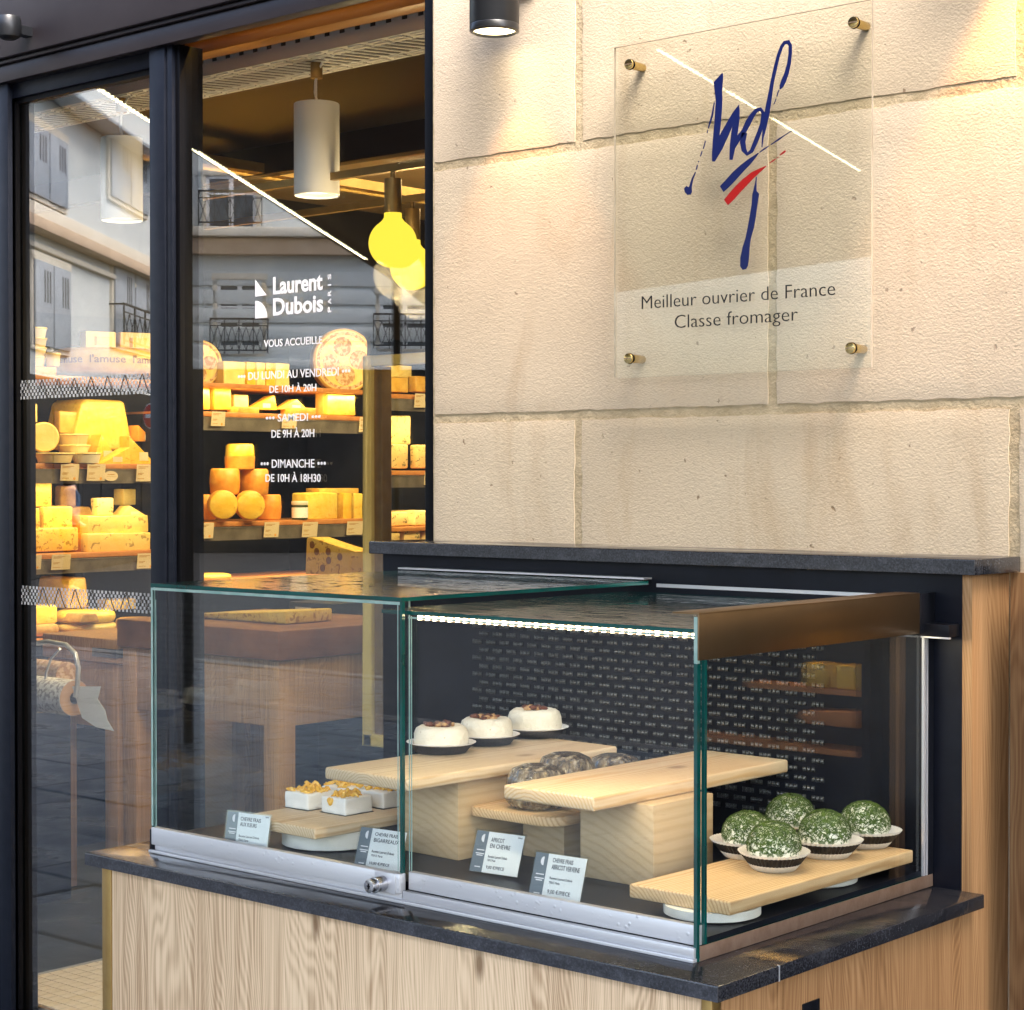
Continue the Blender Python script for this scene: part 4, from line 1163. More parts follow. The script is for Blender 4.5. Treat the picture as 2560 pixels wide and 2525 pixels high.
def item(k, x, y, z, w, h, mat, label):
    cat = {'block': 'cheese', 'wheel': 'cheese', 'disc': 'cheese', 'wedge': 'cheese', 'barrel': 'cheese', 'half': 'cheese', 'tub': 'tub', 'box': 'box', 'tag': 'price tag', 'jar': 'jar', 'pack': 'pack', 'slice': 'cheese'}[k]
    name = {'block': 'cheese_block', 'wheel': 'round_cheese', 'disc': 'round_cheese', 'wedge': 'cheese_wedge', 'barrel': 'small_cheese', 'half': 'half_cheese', 'tub': 'food_tub', 'box': 'carton', 'tag': 'price_tag', 'jar': 'jar', 'pack': 'food_pack', 'slice': 'cheese_slice'}[k]
    g = {'cheese': 'cheeses on the shop shelves', 'price tag': 'price tags on the shelf rails', 'tub': 'food tubs on the shelves', 'box': 'cartons on the top shelf', 'jar': None, 'pack': None}[cat]
    t = thing(name, (x, y, z), label, cat, g)
    rr = random.random(); w *= 1.10; h *= 1.03
    if k in ('block', 'slice', 'pack'):
        wy = w*(.92 if k != 'slice' else 1.); dx = min(.16, wy*.5) if k != 'slice' else .1
        m = MB().box(-dx, 0, -wy/2, wy/2, 0, h); o = m.build('body', mat, t, local=True, bevel=min(w, h)*.07, seg=2, sub=1, jit=min(w, h)*.035, jsc=14, angle=60)
        rind = {'cheese_yellow': 'rind_gold', 'cheese_layered': 'rind_orange', 'cheese_holes': 'rind_brown'}.get(mat)
        if rind and k == 'block' and w > .12:
            MB().box(-dx-.004, -dx*.3, -wy/2-.003, wy/2+.003, -.0005, h+.003).build('rind', rind, t, local=True, bevel=min(w, h)*.08, seg=2)
        t.rotation_euler.z = (rr-.5)*.25
    elif k == 'box':
        t.rotation_euler.z = -.35
        MB().box(-.09, 0, -w*.42, w*.42, 0, h).build('body', mat, t, local=True, bevel=.004)
        MB().box(.0002, .0012, -w*.18, w*.32, h*.22, h*.72).build('sticker', 'cheese_pale', t, local=True)
        MB().box(.0002, .0016, -w*.18, -w*.10, h*.22, h*.72).build('sticker_mark', 'rind_brown', t, local=True)
    elif k == 'wheel':
        r = w/2; MB().lathe([(0, 0), (r*.80, 0), (r*.95, h*.12), (r, h*.38), (r, h*.6), (r*.95, h*.86), (r*.8, h), (0, h)], (-r*.2, 0, 0), 56).build('body', mat, t, local=True, angle=70)
    elif k == 'barrel':
        r = w/2; MB().lathe([(0, 0), (r*.82, 0), (r*.94, h*.06), (r, h*.5), (r*.95, h*.93), (r*.84, h), (0, h)], (0, 0, 0), 32).build('body', mat, t, local=True, angle=60)
        if label.startswith('topmost'): MB().lathe([(r*.99, h*.03), (r*1.015, h*.3), (r*1.03, h*.52)], (0, 0, 0), 32).build('wax', 'rind_orange', t, local=True)
    elif k == 'disc':
        r = h/2; M_ = Matrix.Rotation(R(90), 4, 'Y') @ Matrix.Rotation(0, 4, 'Z'); M_ = Matrix.Rotation(R(-28), 4, 'Z') @ M_
        th = .06 if mat != 'rind_gold' else .09
        MB().lathe([(0, -th), (r*.94, -th), (r, -th*.8), (r, -th*.12), (r*.94, 0)], (0, 0, r), 48, M=M_).build('body', 'rind_orange' if mat == 'cheese_gold' else 'rind_gold', t, local=True)
        MB().lathe([(r*.94, 0), (r*.90, .002), (0, .002)], (0, 0, r), 48, M=M_).build('face', mat if mat != 'rind_gold' else 'cheese_pale', t, local=True)
        if mat == 'rind_gold':
            for a_, rr_ in ((0, .38), (95, .36), (190, .36), (280, .33)):
                MB().lathe([(0, .004), (r*rr_*.82, .004), (r*rr_*.84, .002)], (0, 0, r), 20, M=Matrix.Translation((0, 0, 0)) @ M_ @ Matrix.Translation((r*.45*math.cos(R(a_)), r*.45*math.sin(R(a_)), 0))).build('print_motif', 'kraft_print', t, local=True)
            MB().lathe([(r*.90, .003), (r*.80, .003)], (0, 0, r), 48, M=M_).build('print_ring', 'kraft_print', t, local=True)
    elif k == 'wedge':
        MB().prism([(0, -w/2, 0), (0, w/2, 0), (0, w*(.5-rr), h)], (-.07, 0, 0)).build('body', mat, t, local=True, bevel=.004, seg=2)
        MB().box(.0005, .0015, -w*.12, w*.2, h*.12, h*.42).build('sticker', 'tag_paper', t, local=True)
    elif k == 'half':
        MB().prism([(0, -w*.5, 0), (0, w*.5, 0), (0, w*.46, h*.35), (0, w*.36, h*.97), (0, w*.30, h), (0, -w*.28, h), (0, -w*.36, h*.93), (0, -w*.48, h*.3)], (-.22, 0, 0)).build('body', [mat, 'rind_gold'], t, local=True, bevel=.012, seg=3, angle=70)
    elif k == 'tub':
        r = w/2; MB().lathe([(0, 0), (r*.8, 0), (r*.95, h*.85), (r, h*.87), (r, h), (r*.9, h*1.02), (0, h)], (0, 0, 0), 36).build('body', mat, t, local=True)
        MB().lathe([(r*1.0, h*.86), (r*1.02, h*.9), (r*1.0, h*1.01), (r*.4, h*1.03)], (0, 0, 0), 36).build('lid', 'cheese_pale', t, local=True)
    elif k == 'jar':
        r = w/2; MB().cyl((0, 0, 0), (0, 0, h*.78), r, n=24).build('glass', 'jar_green', t, local=True, bevel=.003)
        MB().cyl((0, 0, h*.79), (0, 0, h), r*1.03, n=24).build('lid', 'tub_white', t, local=True, bevel=.002)
        MB().cyl((0, 0, h*.1), (0, 0, h*.66), r*1.01, n=24, caps=False).build('sticker', 'paper', t, local=True)
    elif k == 'tag':
        MB().box(0, .0015, -w*.58, w*.58, 0, h).build('paper_sheet', 'tag_paper', t, local=True)
        b_ = MB()
        for zz, ww in ((.84, .7), (.76, .5), (.45, .4), (.38, .3), (.14, .45)): b_.box(.0016, .0020, -w*.48, -w*.48+w*ww, h*zz, h*(zz+.04))
        b_.build('print', 'rind_brown', t, local=True)
        if rr > .4: MB().cyl((.0016, w*.32, h*.14), (.0020, w*.32, h*.14), h*.09, n=10).build('seal', 'rind_orange', t, local=True)
        t.rotation_euler.y = .12
    return t
random.seed(11)
for row in [
  ('wheel', -6.62, 5.0042, 2.0585, 0.4533, 0.1053, 'rind_gold', 'large flattened golden cheese wheel on the top shelf carrying two cream cartons'),
  ('tub', -6.6, 4.5921, 2.077, 0.0782, 0.0375, 'tub', 'clear tub of dried fruit at the bottom of the stack by the left frame'),
  ('tub', -6.6, 4.5942, 2.1145, 0.0815, 0.0375, 'tub', 'clear tub of dried fruit second from the bottom of the stack by the left frame'),
  ('tub', -6.6, 4.5954, 2.152, 0.0831, 0.0391, 'tub', 'clear tub of dried fruit second from the top of the stack by the left frame'),
  ('tub', -6.6, 4.5955, 2.1911, 0.0831, 0.0424, 'tub_white', 'topmost clear tub of the stack by the left frame'),
  ('tub', -6.56, 4.6493, 2.0779, 0.0588, 0.0523, 'tub', 'single clear tub between the tub stack and the large golden wheel'),
  ('pack', -6.55, 4.5879, 2.0408, 0.1363, 0.0325, 'rind_orange', 'low orange pack of dried fruit under the tub stack'),
  ('half', -6.7, 5.0067, 1.7419, 0.2821, 0.2086, 'cheese_yellow', 'tall pale yellow half cheese standing on the second shelf'),
  ('disc', -6.56, 4.606, 1.7264, 0.1286, 0.1204, 'cheese_pale', 'round clear pack leaning upright at the left of the second shelf'),
  ('tub', -6.6, 4.778, 1.76, 0.1179, 0.0432, 'tub', 'yellow tub upper one of two behind the white tub'),
  ('tub', -6.6, 4.7789, 1.7219, 0.1262, 0.0365, 'tub', 'yellow tub lower one of two behind the white tub'),
  ('tub', -6.53, 4.634, 1.6841, 0.1465, 0.0391, 'tub', 'wide yellow tub under the round clear pack'),
  ('tub', -6.52, 4.7833, 1.6833, 0.1139, 0.0413, 'tub_white', 'low white tub in front on the second shelf'),
  ('wedge', -6.62, 4.9622, 1.6865, 0.1286, 0.1184, 'cheese_gold', 'leaning golden wedge behind the labelled wedge on the second shelf'),
  ('wedge', -6.52, 4.9363, 1.6808, 0.1373, 0.0703, 'cheese_gold', 'labelled golden wedge lying in front on the second shelf'),
  ('wedge', -6.54, 5.0883, 1.6817, 0.131, 0.1157, 'cheese_gold', 'large labelled golden wedge beside the mullion on the second shelf'),
  ('wedge', -6.65, 5.1969, 1.7799, 0.0866, 0.0693, 'rind_orange', 'small orange wedge high up beside the mullion'),
  ('block', -6.62, 4.6266, 1.5042, 0.1181, 0.0967, 'cheese_holes', 'topmost speckled cheese block at the left of the third shelf'),
  ('block', -6.58, 4.5617, 1.416, 0.0682, 0.0812, 'cheese_holes', 'small speckled cheese block cut off by the left door frame'),
  ('block', -6.6, 4.7021, 1.4128, 0.1451, 0.0891, 'cheese_holes', 'speckled cheese block in the middle row of the left stack on the third shelf'),
  ('half', -6.76, 4.9282, 1.4055, 0.14, 0.0922, 'rind_gold', 'rounded golden rind cheese behind the speckled blocks'),
  ('block', -6.56, 4.6478, 1.3214, 0.2388, 0.0932, 'cheese_holes', 'long speckled cheese block at the bottom of the left stack on the third shelf'),
  ('block', -6.53, 4.961, 1.3147, 0.3193, 0.0739, 'cheese_layered', 'long orange rinded cheese with a dark line at the bottom of the right stack'),
  ('block', -6.56, 4.9779, 1.3894, 0.3307, 0.0725, 'cheese_layered', 'long orange rinded cheese on top of the one with a dark line'),
  ('block', -6.58, 4.9251, 1.4642, 0.0874, 0.0723, 'cheese_blue', 'small upright slice of veined cheese on the right stack of the third shelf'),
  ('wedge', -6.58, 5.073, 1.4603, 0.1261, 0.0443, 'cheese_layered', 'flat slanted veined wedge on the right stack of the third shelf'),
  ('half', -6.7, 4.8708, 1.0729, 0.1048, 0.1251, 'rind_gold', 'round topped pale cheese standing behind the lower door band'),
  ('block', -6.6, 4.6192, 1.0247, 0.1457, 0.0704, 'cheese_yellow', 'yellow cheese block at the lower left behind the door band'),
  ('wheel', -6.6, 4.8503, 1.0181, 0.231, 0.0502, 'cheese_yellow', 'yellow cheese wheel with a brown leaf, below the door band'),
  ('half', -6.48, 4.7701, 1.0269, 0.0888, 0.0378, 'rind_brown', 'brown leaf wrapped piece on the front of the yellow wheel'),
  ('wheel', -6.6, 4.8501, 0.9846, 0.2377, 0.0335, 'cheese_pale', 'flat pale wheel under the yellow wheel with the leaf'),
  ('wheel', -6.6, 5.1099, 0.9827, 0.1577, 0.0394, 'rind_brown', 'brown rinded flat wheel beside the mullion near the butcher block'),
  ('wheel', -6.6, 4.617, 0.9773, 0.1424, 0.0458, 'rind_brown', 'brown rinded flat wheel under the yellow block at the lower left'),
  ('block', -6.72, 4.8438, 1.8095, 0.0911, 0.0911, 'rind_gold', 'rinded cheese behind the round clear pack on the second shelf'),
  ('block', -6.7, 4.643, 1.852, 0.0628, 0.076, 'cheese_pale', 'pale block at the back left of the second shelf'),
  ('block', -6.74, 4.8548, 1.5022, 0.0812, 0.0846, 'rind_brown', 'brown rinded block at the back of the third shelf, right of the topmost speckled block'),
  ('block', -6.72, 5.1833, 1.5056, 0.1254, 0.0662, 'cheese_pale', 'pale block at the back right of the third shelf above the slanted veined wedge'),
  ('block', -6.7, 5.0965, 1.0544, 0.1433, 0.0414, 'cheese_holes', 'speckled block low in the door view beside the round topped cheese'),
  ('tag', -6.488, 4.4991, 1.2554, 0.0577, 0.0561, '', 'price tag at the far left of the third shelf rail'),
  ('tag', -6.488, 4.6747, 1.6108, 0.07, 0.0668, '', 'price tag on the second shelf rail, leftmost in the door'),
  ('tag', -6.488, 4.8055, 1.6106, 0.0709, 0.0676, '', 'price tag with an orange seal in the middle of the second shelf rail'),
  ('tag', -6.488, 5.0549, 1.6086, 0.0675, 0.0692, '', 'price tag on the second shelf rail beside the mullion'),
  ('tag', -6.488, 4.6312, 1.2506, 0.0714, 0.0601, '', 'price tag on the third shelf rail under the speckled blocks'),
  ('tag', -6.488, 5.0609, 1.2401, 0.0727, 0.0626, '', 'price tag on the third shelf rail beside the mullion'),
] + [
  ('disc', -6.65, 5.4882, 2.0257, 0.2062, 0.2062, 'rind_gold', 'large cut cheese wheel with printed rind cut off by the window post'),
  ('slice', -6.56, 5.6173, 2.031, 0.1107, 0.1072, 'cheese_pale', 'broad pale cheese slab, leftmost of the row on the top shelf'),
  ('slice', -6.57, 5.7235, 2.0351, 0.0487, 0.1064, 'cheese_gold', 'narrow cheese slab second in the row on the top shelf'),
  ('slice', -6.56, 5.773, 2.0366, 0.0471, 0.105, 'cheese_pale', 'narrow cheese slab third in the row on the top shelf'),
  ('slice', -6.57, 5.8396, 2.0393, 0.0474, 0.1039, 'cheese_gold', 'narrow cheese slab fourth in the row on the top shelf'),
  ('slice', -6.56, 5.9036, 2.0413, 0.0696, 0.1025, 'cheese_pale', 'cheese slab at the right end of the row on the top shelf'),
  ('disc', -6.6, 6.3351, 2.0257, 0.2419, 0.299, 'rind_gold', 'large round cheese wheel with printed rind displayed upright on the top shelf'),
  ('block', -6.54, 5.415, 1.9216, 0.0911, 0.0963, 'cheese_yellow', 'yellow cheese block beside the window post on the upper shelf'),
  ('block', -6.56, 5.5488, 1.9239, 0.0905, 0.103, 'cheese_gold', 'darker yellow cheese block second from the window post on the upper shelf'),
  ('block', -6.6, 5.6901, 1.9394, 0.0775, 0.0559, 'cheese_pale', 'low pale cheese block third from the window post on the upper shelf'),
  ('wedge', -6.56, 5.7991, 1.9323, 0.1307, 0.0653, 'cheese_gold', 'slanted golden wedge in the middle of the upper shelf'),
  ('wedge', -6.56, 5.9796, 1.9372, 0.1475, 0.0479, 'cheese_yellow', 'flat wrapped wedge right of the slanted golden wedge'),
  ('pack', -6.52, 5.9938, 1.9145, 0.149, 0.0294, 'rind_gold', 'flat wrapped pack lying in front of the flat wedge'),
  ('pack', -6.52, 5.6643, 1.9135, 0.1359, 0.025, 'rind_gold', 'flat wrapped pack lying in front of the low pale block'),
  ('block', -6.54, 6.2564, 1.9177, 0.1714, 0.0999, 'cheese_yellow', 'large yellow cheese block below the printed wheel'),
  ('barrel', -6.6, 5.6797, 1.6599, 0.1208, 0.1117, 'cheese_gold', 'topmost small round cheese of the pyramid'),
  ('barrel', -6.6, 5.5918, 1.547, 0.1252, 0.1145, 'rind_orange', 'left small orange cheese in the middle row of the pyramid'),
  ('barrel', -6.6, 5.7624, 1.5458, 0.1253, 0.1144, 'rind_orange', 'right small orange cheese in the middle row of the pyramid'),
  ('barrel', -6.64, 5.5144, 1.4368, 0.0927, 0.1087, 'rind_orange', 'small orange cheese at the left end of the pyramid bottom row'),
  ('barrel', -6.62, 5.8713, 1.4293, 0.1046, 0.1138, 'rind_orange', 'small orange cheese at the right end of the pyramid bottom row'),
  ('disc', -6.47, 5.4756, 1.4398, 0.1139, 0.1262, 'cheese_gold', 'small cheese cut open, left one of two yellow faces in the pyramid'),
  ('disc', -6.47, 5.6322, 1.4354, 0.1191, 0.128, 'cheese_gold', 'small cheese cut open, right one of two yellow faces in the pyramid'),
  ('jar', -6.54, 5.9885, 1.4303, 0.0682, 0.0829, '', 'small green jar with a white lid beside the large cheese slabs'),
  ('slice', -6.56, 6.1493, 1.4274, 0.1946, 0.1235, 'cheese_yellow', 'broad yellow cheese slab right of the jar'),
  ('slice', -6.57, 6.3233, 1.4244, 0.0475, 0.1235, 'cheese_gold', 'thin yellow cheese slab between two broad ones right of the jar'),
  ('block', -6.58, 6.427, 1.4225, 0.0959, 0.1227, 'cheese_yellow', 'yellow cheese behind the brass frame post on the pyramid shelf'),
  ('slice', -6.6, 6.296, 1.5498, 0.2204, 0.0228, 'rind_gold', 'flat rinded piece lying on top of the broad yellow slabs'),
  ('wheel', -6.6, 5.5168, 1.1688, 0.1778, 0.0284, 'cheese_yellow', 'flat yellow cheese just above the case lid beside the window post'),
  ('tag', -6.488, 5.457, 1.8497, 0.0595, 0.0613, '', 'price tag on the upper shelf rail near the window post'),
  ('tag', -6.488, 5.8747, 1.8473, 0.069, 0.0618, '', 'price tag in the middle of the upper shelf rail'),
  ('tag', -6.488, 6.342, 1.8393, 0.0397, 0.0681, '', 'price tag on the upper shelf rail beside the brass frame'),
  ('tag', -6.488, 5.3834, 1.3592, 0.0696, 0.0662, '', 'price tag with a seal under the left of the pyramid'),
  ('tag', -6.488, 5.7647, 1.3555, 0.0684, 0.0666, '', 'price tag with a seal under the right of the pyramid'),
  ('tag', -6.488, 5.9989, 1.3518, 0.0735, 0.0662, '', 'price tag under the broad yellow slab'),
  ('tag', -6.488, 6.2858, 1.3546, 0.081, 0.0621, '', 'price tag on the pyramid shelf rail beside the brass frame'),
  ('block', -6.62, 6.7311, 2.1161, 0.1772, 0.0591, 'cheese_pale', 'upper pale cheese on the far right top shelf'),
  ('block', -6.56, 6.6505, 2.0408, 0.1403, 0.0701, 'rind_gold', 'left brown topped cheese on the far right top shelf'),
  ('block', -6.56, 6.8303, 2.0468, 0.1067, 0.0751, 'rind_gold', 'right brown topped cheese on the far right top shelf'),
  ('block', -6.62, 6.722, 1.7853, 0.1536, 0.1398, 'cheese_blue', 'tall blue veined cheese at the back of the far right shelf'),
  ('block', -6.55, 6.6521, 1.6687, 0.1383, 0.115, 'cheese_blue', 'blue veined cheese block in front on the far right shelf'),
  ('block', -6.55, 6.825, 1.6693, 0.0988, 0.1126, 'cheese_blue', 'blue veined cheese block at the window edge on the far right shelf'),
  ('block', -6.55, 6.5513, 1.3958, 0.0464, 0.0522, 'cheese_blue', 'small blue veined cheese half behind the brass frame'),
  ('block', -6.55, 6.6558, 1.3899, 0.1014, 0.0643, 'cheese_blue', 'small blue veined cheese block above the black slab'),
  ('half', -6.55, 6.816, 1.3869, 0.1106, 0.0731, 'cheese_blue', 'rounded blue veined cheese piece above the black slab'),
  ('block', -6.52, 6.5976, 1.3179, 0.0581, 0.0368, 'cheese_blue', 'lowest left blue veined piece just above the black slab'),
  ('block', -6.53, 6.7203, 1.3146, 0.1037, 0.047, 'cheese_blue', 'lowest middle blue veined piece just above the black slab'),
  ('wedge', -6.53, 6.8378, 1.3117, 0.0632, 0.0474, 'cheese_blue', 'lowest right blue veined wedge just above the black slab'),
  ('tag', -6.488, 6.7313, 1.9653, 0.0644, 0.0663, '', 'price tag on the far right upper shelf rail'),
  ('tag', -6.488, 6.7858, 1.5885, 0.0431, 0.0628, '', 'price tag on the far right middle shelf rail'),
]:
    item(*row)
for row in [
  ('box', -6.6, 4.9194, 2.1618, 0.1395, 0.074, 'box_cream', 'cream carton on the large golden wheel, left of two'),
  ('box', -6.6, 5.1039, 2.1626, 0.1505, 0.0787, 'box_cream', 'cream carton on the large golden wheel, right of two'),
]:
    item(*row)
# printing round the big wheel
wq = (-6.62, 5.0042, 2.0585, 0.4533, 0.1053)
wx = (-6.42, 5.0246, 2.0738)
W_ = [o for o in bpy.data.objects if o.name.startswith('round_cheese') and o.get('label', '').startswith('large flattened')][0]
rw = wq[3]/2*1.10
cu = bpy.data.curves.new('t', 'FONT'); cu.body = "l'amuse  l'amuse  l'amuse  l'amuse"; cu.extrude = .001; cu.offset = .012; cu.resolution_u = 2
o = bpy.data.objects.new('t', cu); COL.objects.link(o); bpy.context.view_layer.update()
me = bpy.data.meshes.new_from_object(o.evaluated_get(bpy.context.evaluated_depsgraph_get())); COL.objects.unlink(o); bpy.data.objects.remove(o)
ax = min(v.co.x for v in me.vertices); bx = max(v.co.x for v in me.vertices)
for v in me.vertices:
    a = -1.65+2.75*(v.co.x-ax)/(bx-ax); rr_ = rw*1.002+.001+v.co.z
    v.co = Vector((-rw*.2+rr_*math.cos(a), rr_*math.sin(a), wq[4]*.40+v.co.y*.045))
me.materials.append(MATS['hole_shade']); o = bpy.data.objects.new('printing', me); COL.objects.link(o); o.parent = W_
# oval sign on the shelf rail
ov = thing('oval_sticker', (-6.49, 4.8848, 1.6305), 'oval cream sticker with brown print on the second shelf rail', 'sticker')
MB().cyl((0, 0, 0), (.002, 0, 0), .028, n=32).build('plate', 'tag_paper', ov, local=True).scale = (1, 1.25, .75)
bb = MB().box(.0021, .0026, -.022, .022, -.004, -.0025).box(.0021, .0026, -.018, .018, .004, .008).build('print', 'rind_brown', ov, local=True)

# butcher blocks and counters
def butcher(x0, x1, y0, y1, zt_, zb, zl_, mat, label, leg_w, drawer=None, brk=True):
    t = thing('butcher_block', ((x0+x1)/2, y0, FZ), label, 'table', 'thick wooden butcher tables')
    MB().box(x0, x1, y0, y1, zb, zt_).build('top', mat, t, bevel=.006)
    MB().box(x0+.02, x1-.02, y0+.02, y1-.02, zl_, zb-.004).build('apron', 'beech', t, bevel=.003)
    for lx_, ly_ in ((x0+.015, y0+.015), (x1-.015-leg_w, y0+.015), (x0+.015, y1-.015-leg_w), (x1-.015-leg_w, y1-.015-leg_w)):
        MB().box(lx_, lx_+leg_w, ly_, ly_+leg_w, FZ, zb-.004).build('leg', 'beech', t, bevel=.004)
    if brk: MB().box(x1-.06, x1+.003, y0-.003, y0+.09, zb+.02, zt_-.035).box(x1-.14, x1+.003, y0-.003, y0+.05, zb+.02, zt_-.035).build('corner_bracket', 'louvre_steel', t, bevel=.002)
    if drawer: MB().box(x1-.035, x1-.006, y0+leg_w+.03, y1-leg_w-.03, zl_+.02, zb-.03).build('drawer', 'beech', t, bevel=.003)
    return t
butcher(-6.00, -5.551, 4.2, 4.9, 1.045, .958, .72, 'beech', 'thick butcher block table seen through the glass door', .075, True)
butcher(-5.55, -4.692, 4.2, 4.9, 1.120, 1.022, .80, 'red_wood', 'dark red topped butcher table seen through the glass case', .075, False, False)
cb = thing('pale_cabinet', (-6.2, 4.62, FZ), 'pale wooden cabinet standing low behind the butcher block', 'cabinet')
MB().box(-6.45, -5.45, 4.95, 5.4, FZ, .70).build('body', 'pine_block', cb, bevel=.004)
cbx = thing('cardboard_box', (-5.0599, 4.6, 0.8776), 'brown cardboard box beside the red topped table', 'box')
q = (-5.151, 4.6, 0.8739); q2 = (-4.9637, 4.6, 1.0369)
MB().box(q[0], q2[0], 4.6, 4.95, q[2], q2[2]).build('carton', 'cardboard', cbx, bevel=.006)
cbx2 = thing('low_stand', (q[0]+.15, 4.75, FZ), 'dark stand carrying the cardboard box', 'stand')
MB().box(q[0]+.01, q2[0]-.01, 4.64, 4.9, FZ, q[2]-.001).build('body', 'cabinet_black', cbx2)
dk_ = thing('till_counter', (-5.3485, 5.0, 1.0041), 'reddish wooden counter edge with the till, deep in the shop', 'counter')
q = (-5.5084, 5.0, 1.0107); q2 = (-5.1669, 5.0, 1.0742)
MB().box(q[0], q2[0], 5.0, 5.5, q[2]-.02, q2[2]+.0).build('top', 'red_wood', dk_, bevel=.004)
MB().box(q[0]+.05, q2[0]-.02, 5.05, 5.45, FZ, q[2]-.022).build('base', 'cabinet_black', dk_)
tl = thing('till', (-5.5007, 5.1, 1.058), 'black till with a white label on the wooden counter', 'till')
q = (-5.6348, 5.1, 1.0514); q2 = (-5.3875, 5.1, 1.1348)
MB().box(q[0], q2[0], 5.1, 5.3, q[2]+.004, q2[2]).build('body', 'black_steel', tl, bevel=.006)
MB().box(q[0]+.04, q[0]+.13, 5.098, 5.0995, q2[2]-.06, q2[2]-.02).build('sticker', 'paper', tl)
cw = thing('cut_cheese', (-5.1139, 4.4, 1.0834), 'large cut yellow cheese lying on the red topped table', 'cheese')
qa = [
  (-5.3596, 4.4, 1.0662),
  (-4.8777, 4.4, 1.0918),
  (-4.8774, 4.4, 1.167),
  (-5.3593, 4.4, 1.1365),
]
MB().prism([(a, 4.4, 1.122) if i < 2 else (a, 4.4, c+0.0) for i, (a, b, c) in enumerate(qa)], (0, .22, 0)).build('body', 'cheese_holes', cw, bevel=.01)
# paper roll dispenser by the door
rd = thing('paper_roll_dispenser', (-5.5384, 3.95, 0.922), 'two printed wrapping paper rolls on a curved steel dispenser by the door', 'paper dispenser')
ra = (-5.7523, 3.95, 0.8434); rb = (-5.5156, 3.95, 0.8612); R_ = .062
e1 = (-5.4558, 3.95, 0.8657); e2 = (-5.5943, 3.99, 0.9289)
MB().cyl((e1[0]-.62, 3.95, e1[2]), (e1[0], 3.95, e1[2]), R_, n=40).build('paper_roll', 'white_print', rd)
MB().cyl((e1[0]+.0005, 3.95, e1[2]), (e1[0]+.002, 3.95, e1[2]), R_*.98, n=40).build('roll_end', 'cardboard', rd)
MB().cyl((e1[0]+.002, 3.95, e1[2]), (e1[0]+.006, 3.95, e1[2]), R_*.32, n=24).build('core', 'black_steel', rd)
MB().cyl((e2[0]-.60, 4.02, e2[2]), (e2[0], 4.02, e2[2]), R_*.75, n=40).build('paper_roll', 'kraft_print', rd)
tb = [
  (-5.7073, 3.92, 1.0364),
  (-5.5651, 3.92, 1.0556),
  (-5.4611, 3.92, 1.0505),
  (-5.4089, 3.92, 1.0234),
  (-5.3911, 3.92, 0.9754),
  (-5.396, 3.92, 0.9206),
  (-5.4098, 3.92, 0.8759),
]
MB().tube(tb, .0085, 12).build('steel_arm', 'aluminium_plain', rd)
tb = [
  (-5.5096, 3.93, 1.0332),
  (-5.5609, 3.93, 0.997),
  (-5.5893, 3.93, 0.9479),
  (-5.599, 3.93, 0.9054),
]
MB().tube(tb, .0045, 10).build('steel_arm', 'aluminium_plain', rd)
tp = [
  (-5.4416, 3.93, 0.9083),
  (-5.2801, 3.93, 0.9198),
  (-5.298, 3.93, 0.8753),
  (-5.2585, 3.93, 0.8419),
  (-5.2456, 3.93, 0.8093),
  (-5.2087, 3.93, 0.7749),
  (-5.3075, 3.93, 0.7798),
  (-5.3856, 3.93, 0.8046),
]
MB().prism(tp, (0, .001, 0)).build('torn_sheet', 'paper', rd, smooth=False)
st_ = thing('dispenser_stand', (e1[0]-.3, 4.0, FZ), 'dark cabinet carrying the paper rolls', 'cabinet')
MB().box(e1[0]-.7, e1[0]-.30, 3.9, 4.15, FZ, e1[2]-R_-.02).build('body', 'cabinet_black', st_)
# one added fill area under the ceiling that brightens the room
area('room_fill', (-4.6, 5.6, 2.88), (0, 0, 0), 1.6, .9, 12, (1, .72, .36), IN)

# ------------------------------------------------------------------ canopy over the pavement with light strips, widened to shade the wall
cn = thing('canopy', (-6, -1, 3.0), 'dark cloth canopy with light strips, its unseen right part added to shade the wall', 'canopy')
MB().prism([(-5.35, 2.55, 3.02), (3.5, 2.55, 3.02), (3.5, -.6, 3.02), (-2.6, -.6, 3.02), (-4.2, -3.9, 3.02), (-8.5, -5.2, 3.02), (-11.5, -5.9, 3.02), (-9.4, -3.1, 3.02)], (0, 0, .02)).build('cloth', 'awning_cloth', cn)  # part over the counter is unseen, added to cut skylight on the wall
def virt(q): return q
def strip(a, b, name='light_strip'):
    a = Vector(a); b = Vector(b); L_ = (b-a).length; n = int(L_/.05)
    d = (b-a)/L_
    h_ = MB().tube([a, b], .005, 6).build(name, 'black_steel', cn)
    m = MB()
    for i in range(n):
        p_ = a+d*(i+.5)*L_/n
        m.cyl(p_-d*.011+Vector((0, 0, -.006)), p_+d*.011+Vector((0, 0, -.006)), .0045, n=6)
    m.build('diodes', 'led_cool', h_)
strip((-5.4714, 2.2458, 2.98), (-8.4838, -2.0077, 2.98))
strip((-3.6419, 1.222, 2.98), (-4.4122, -1.2955, 2.98))
for x, y in ((-9.2, -3.0), (3.3, -.5)): MB().cyl((x, y, 0), (x, y, 3.0), .03, n=12).build('post', 'black_steel', cn)

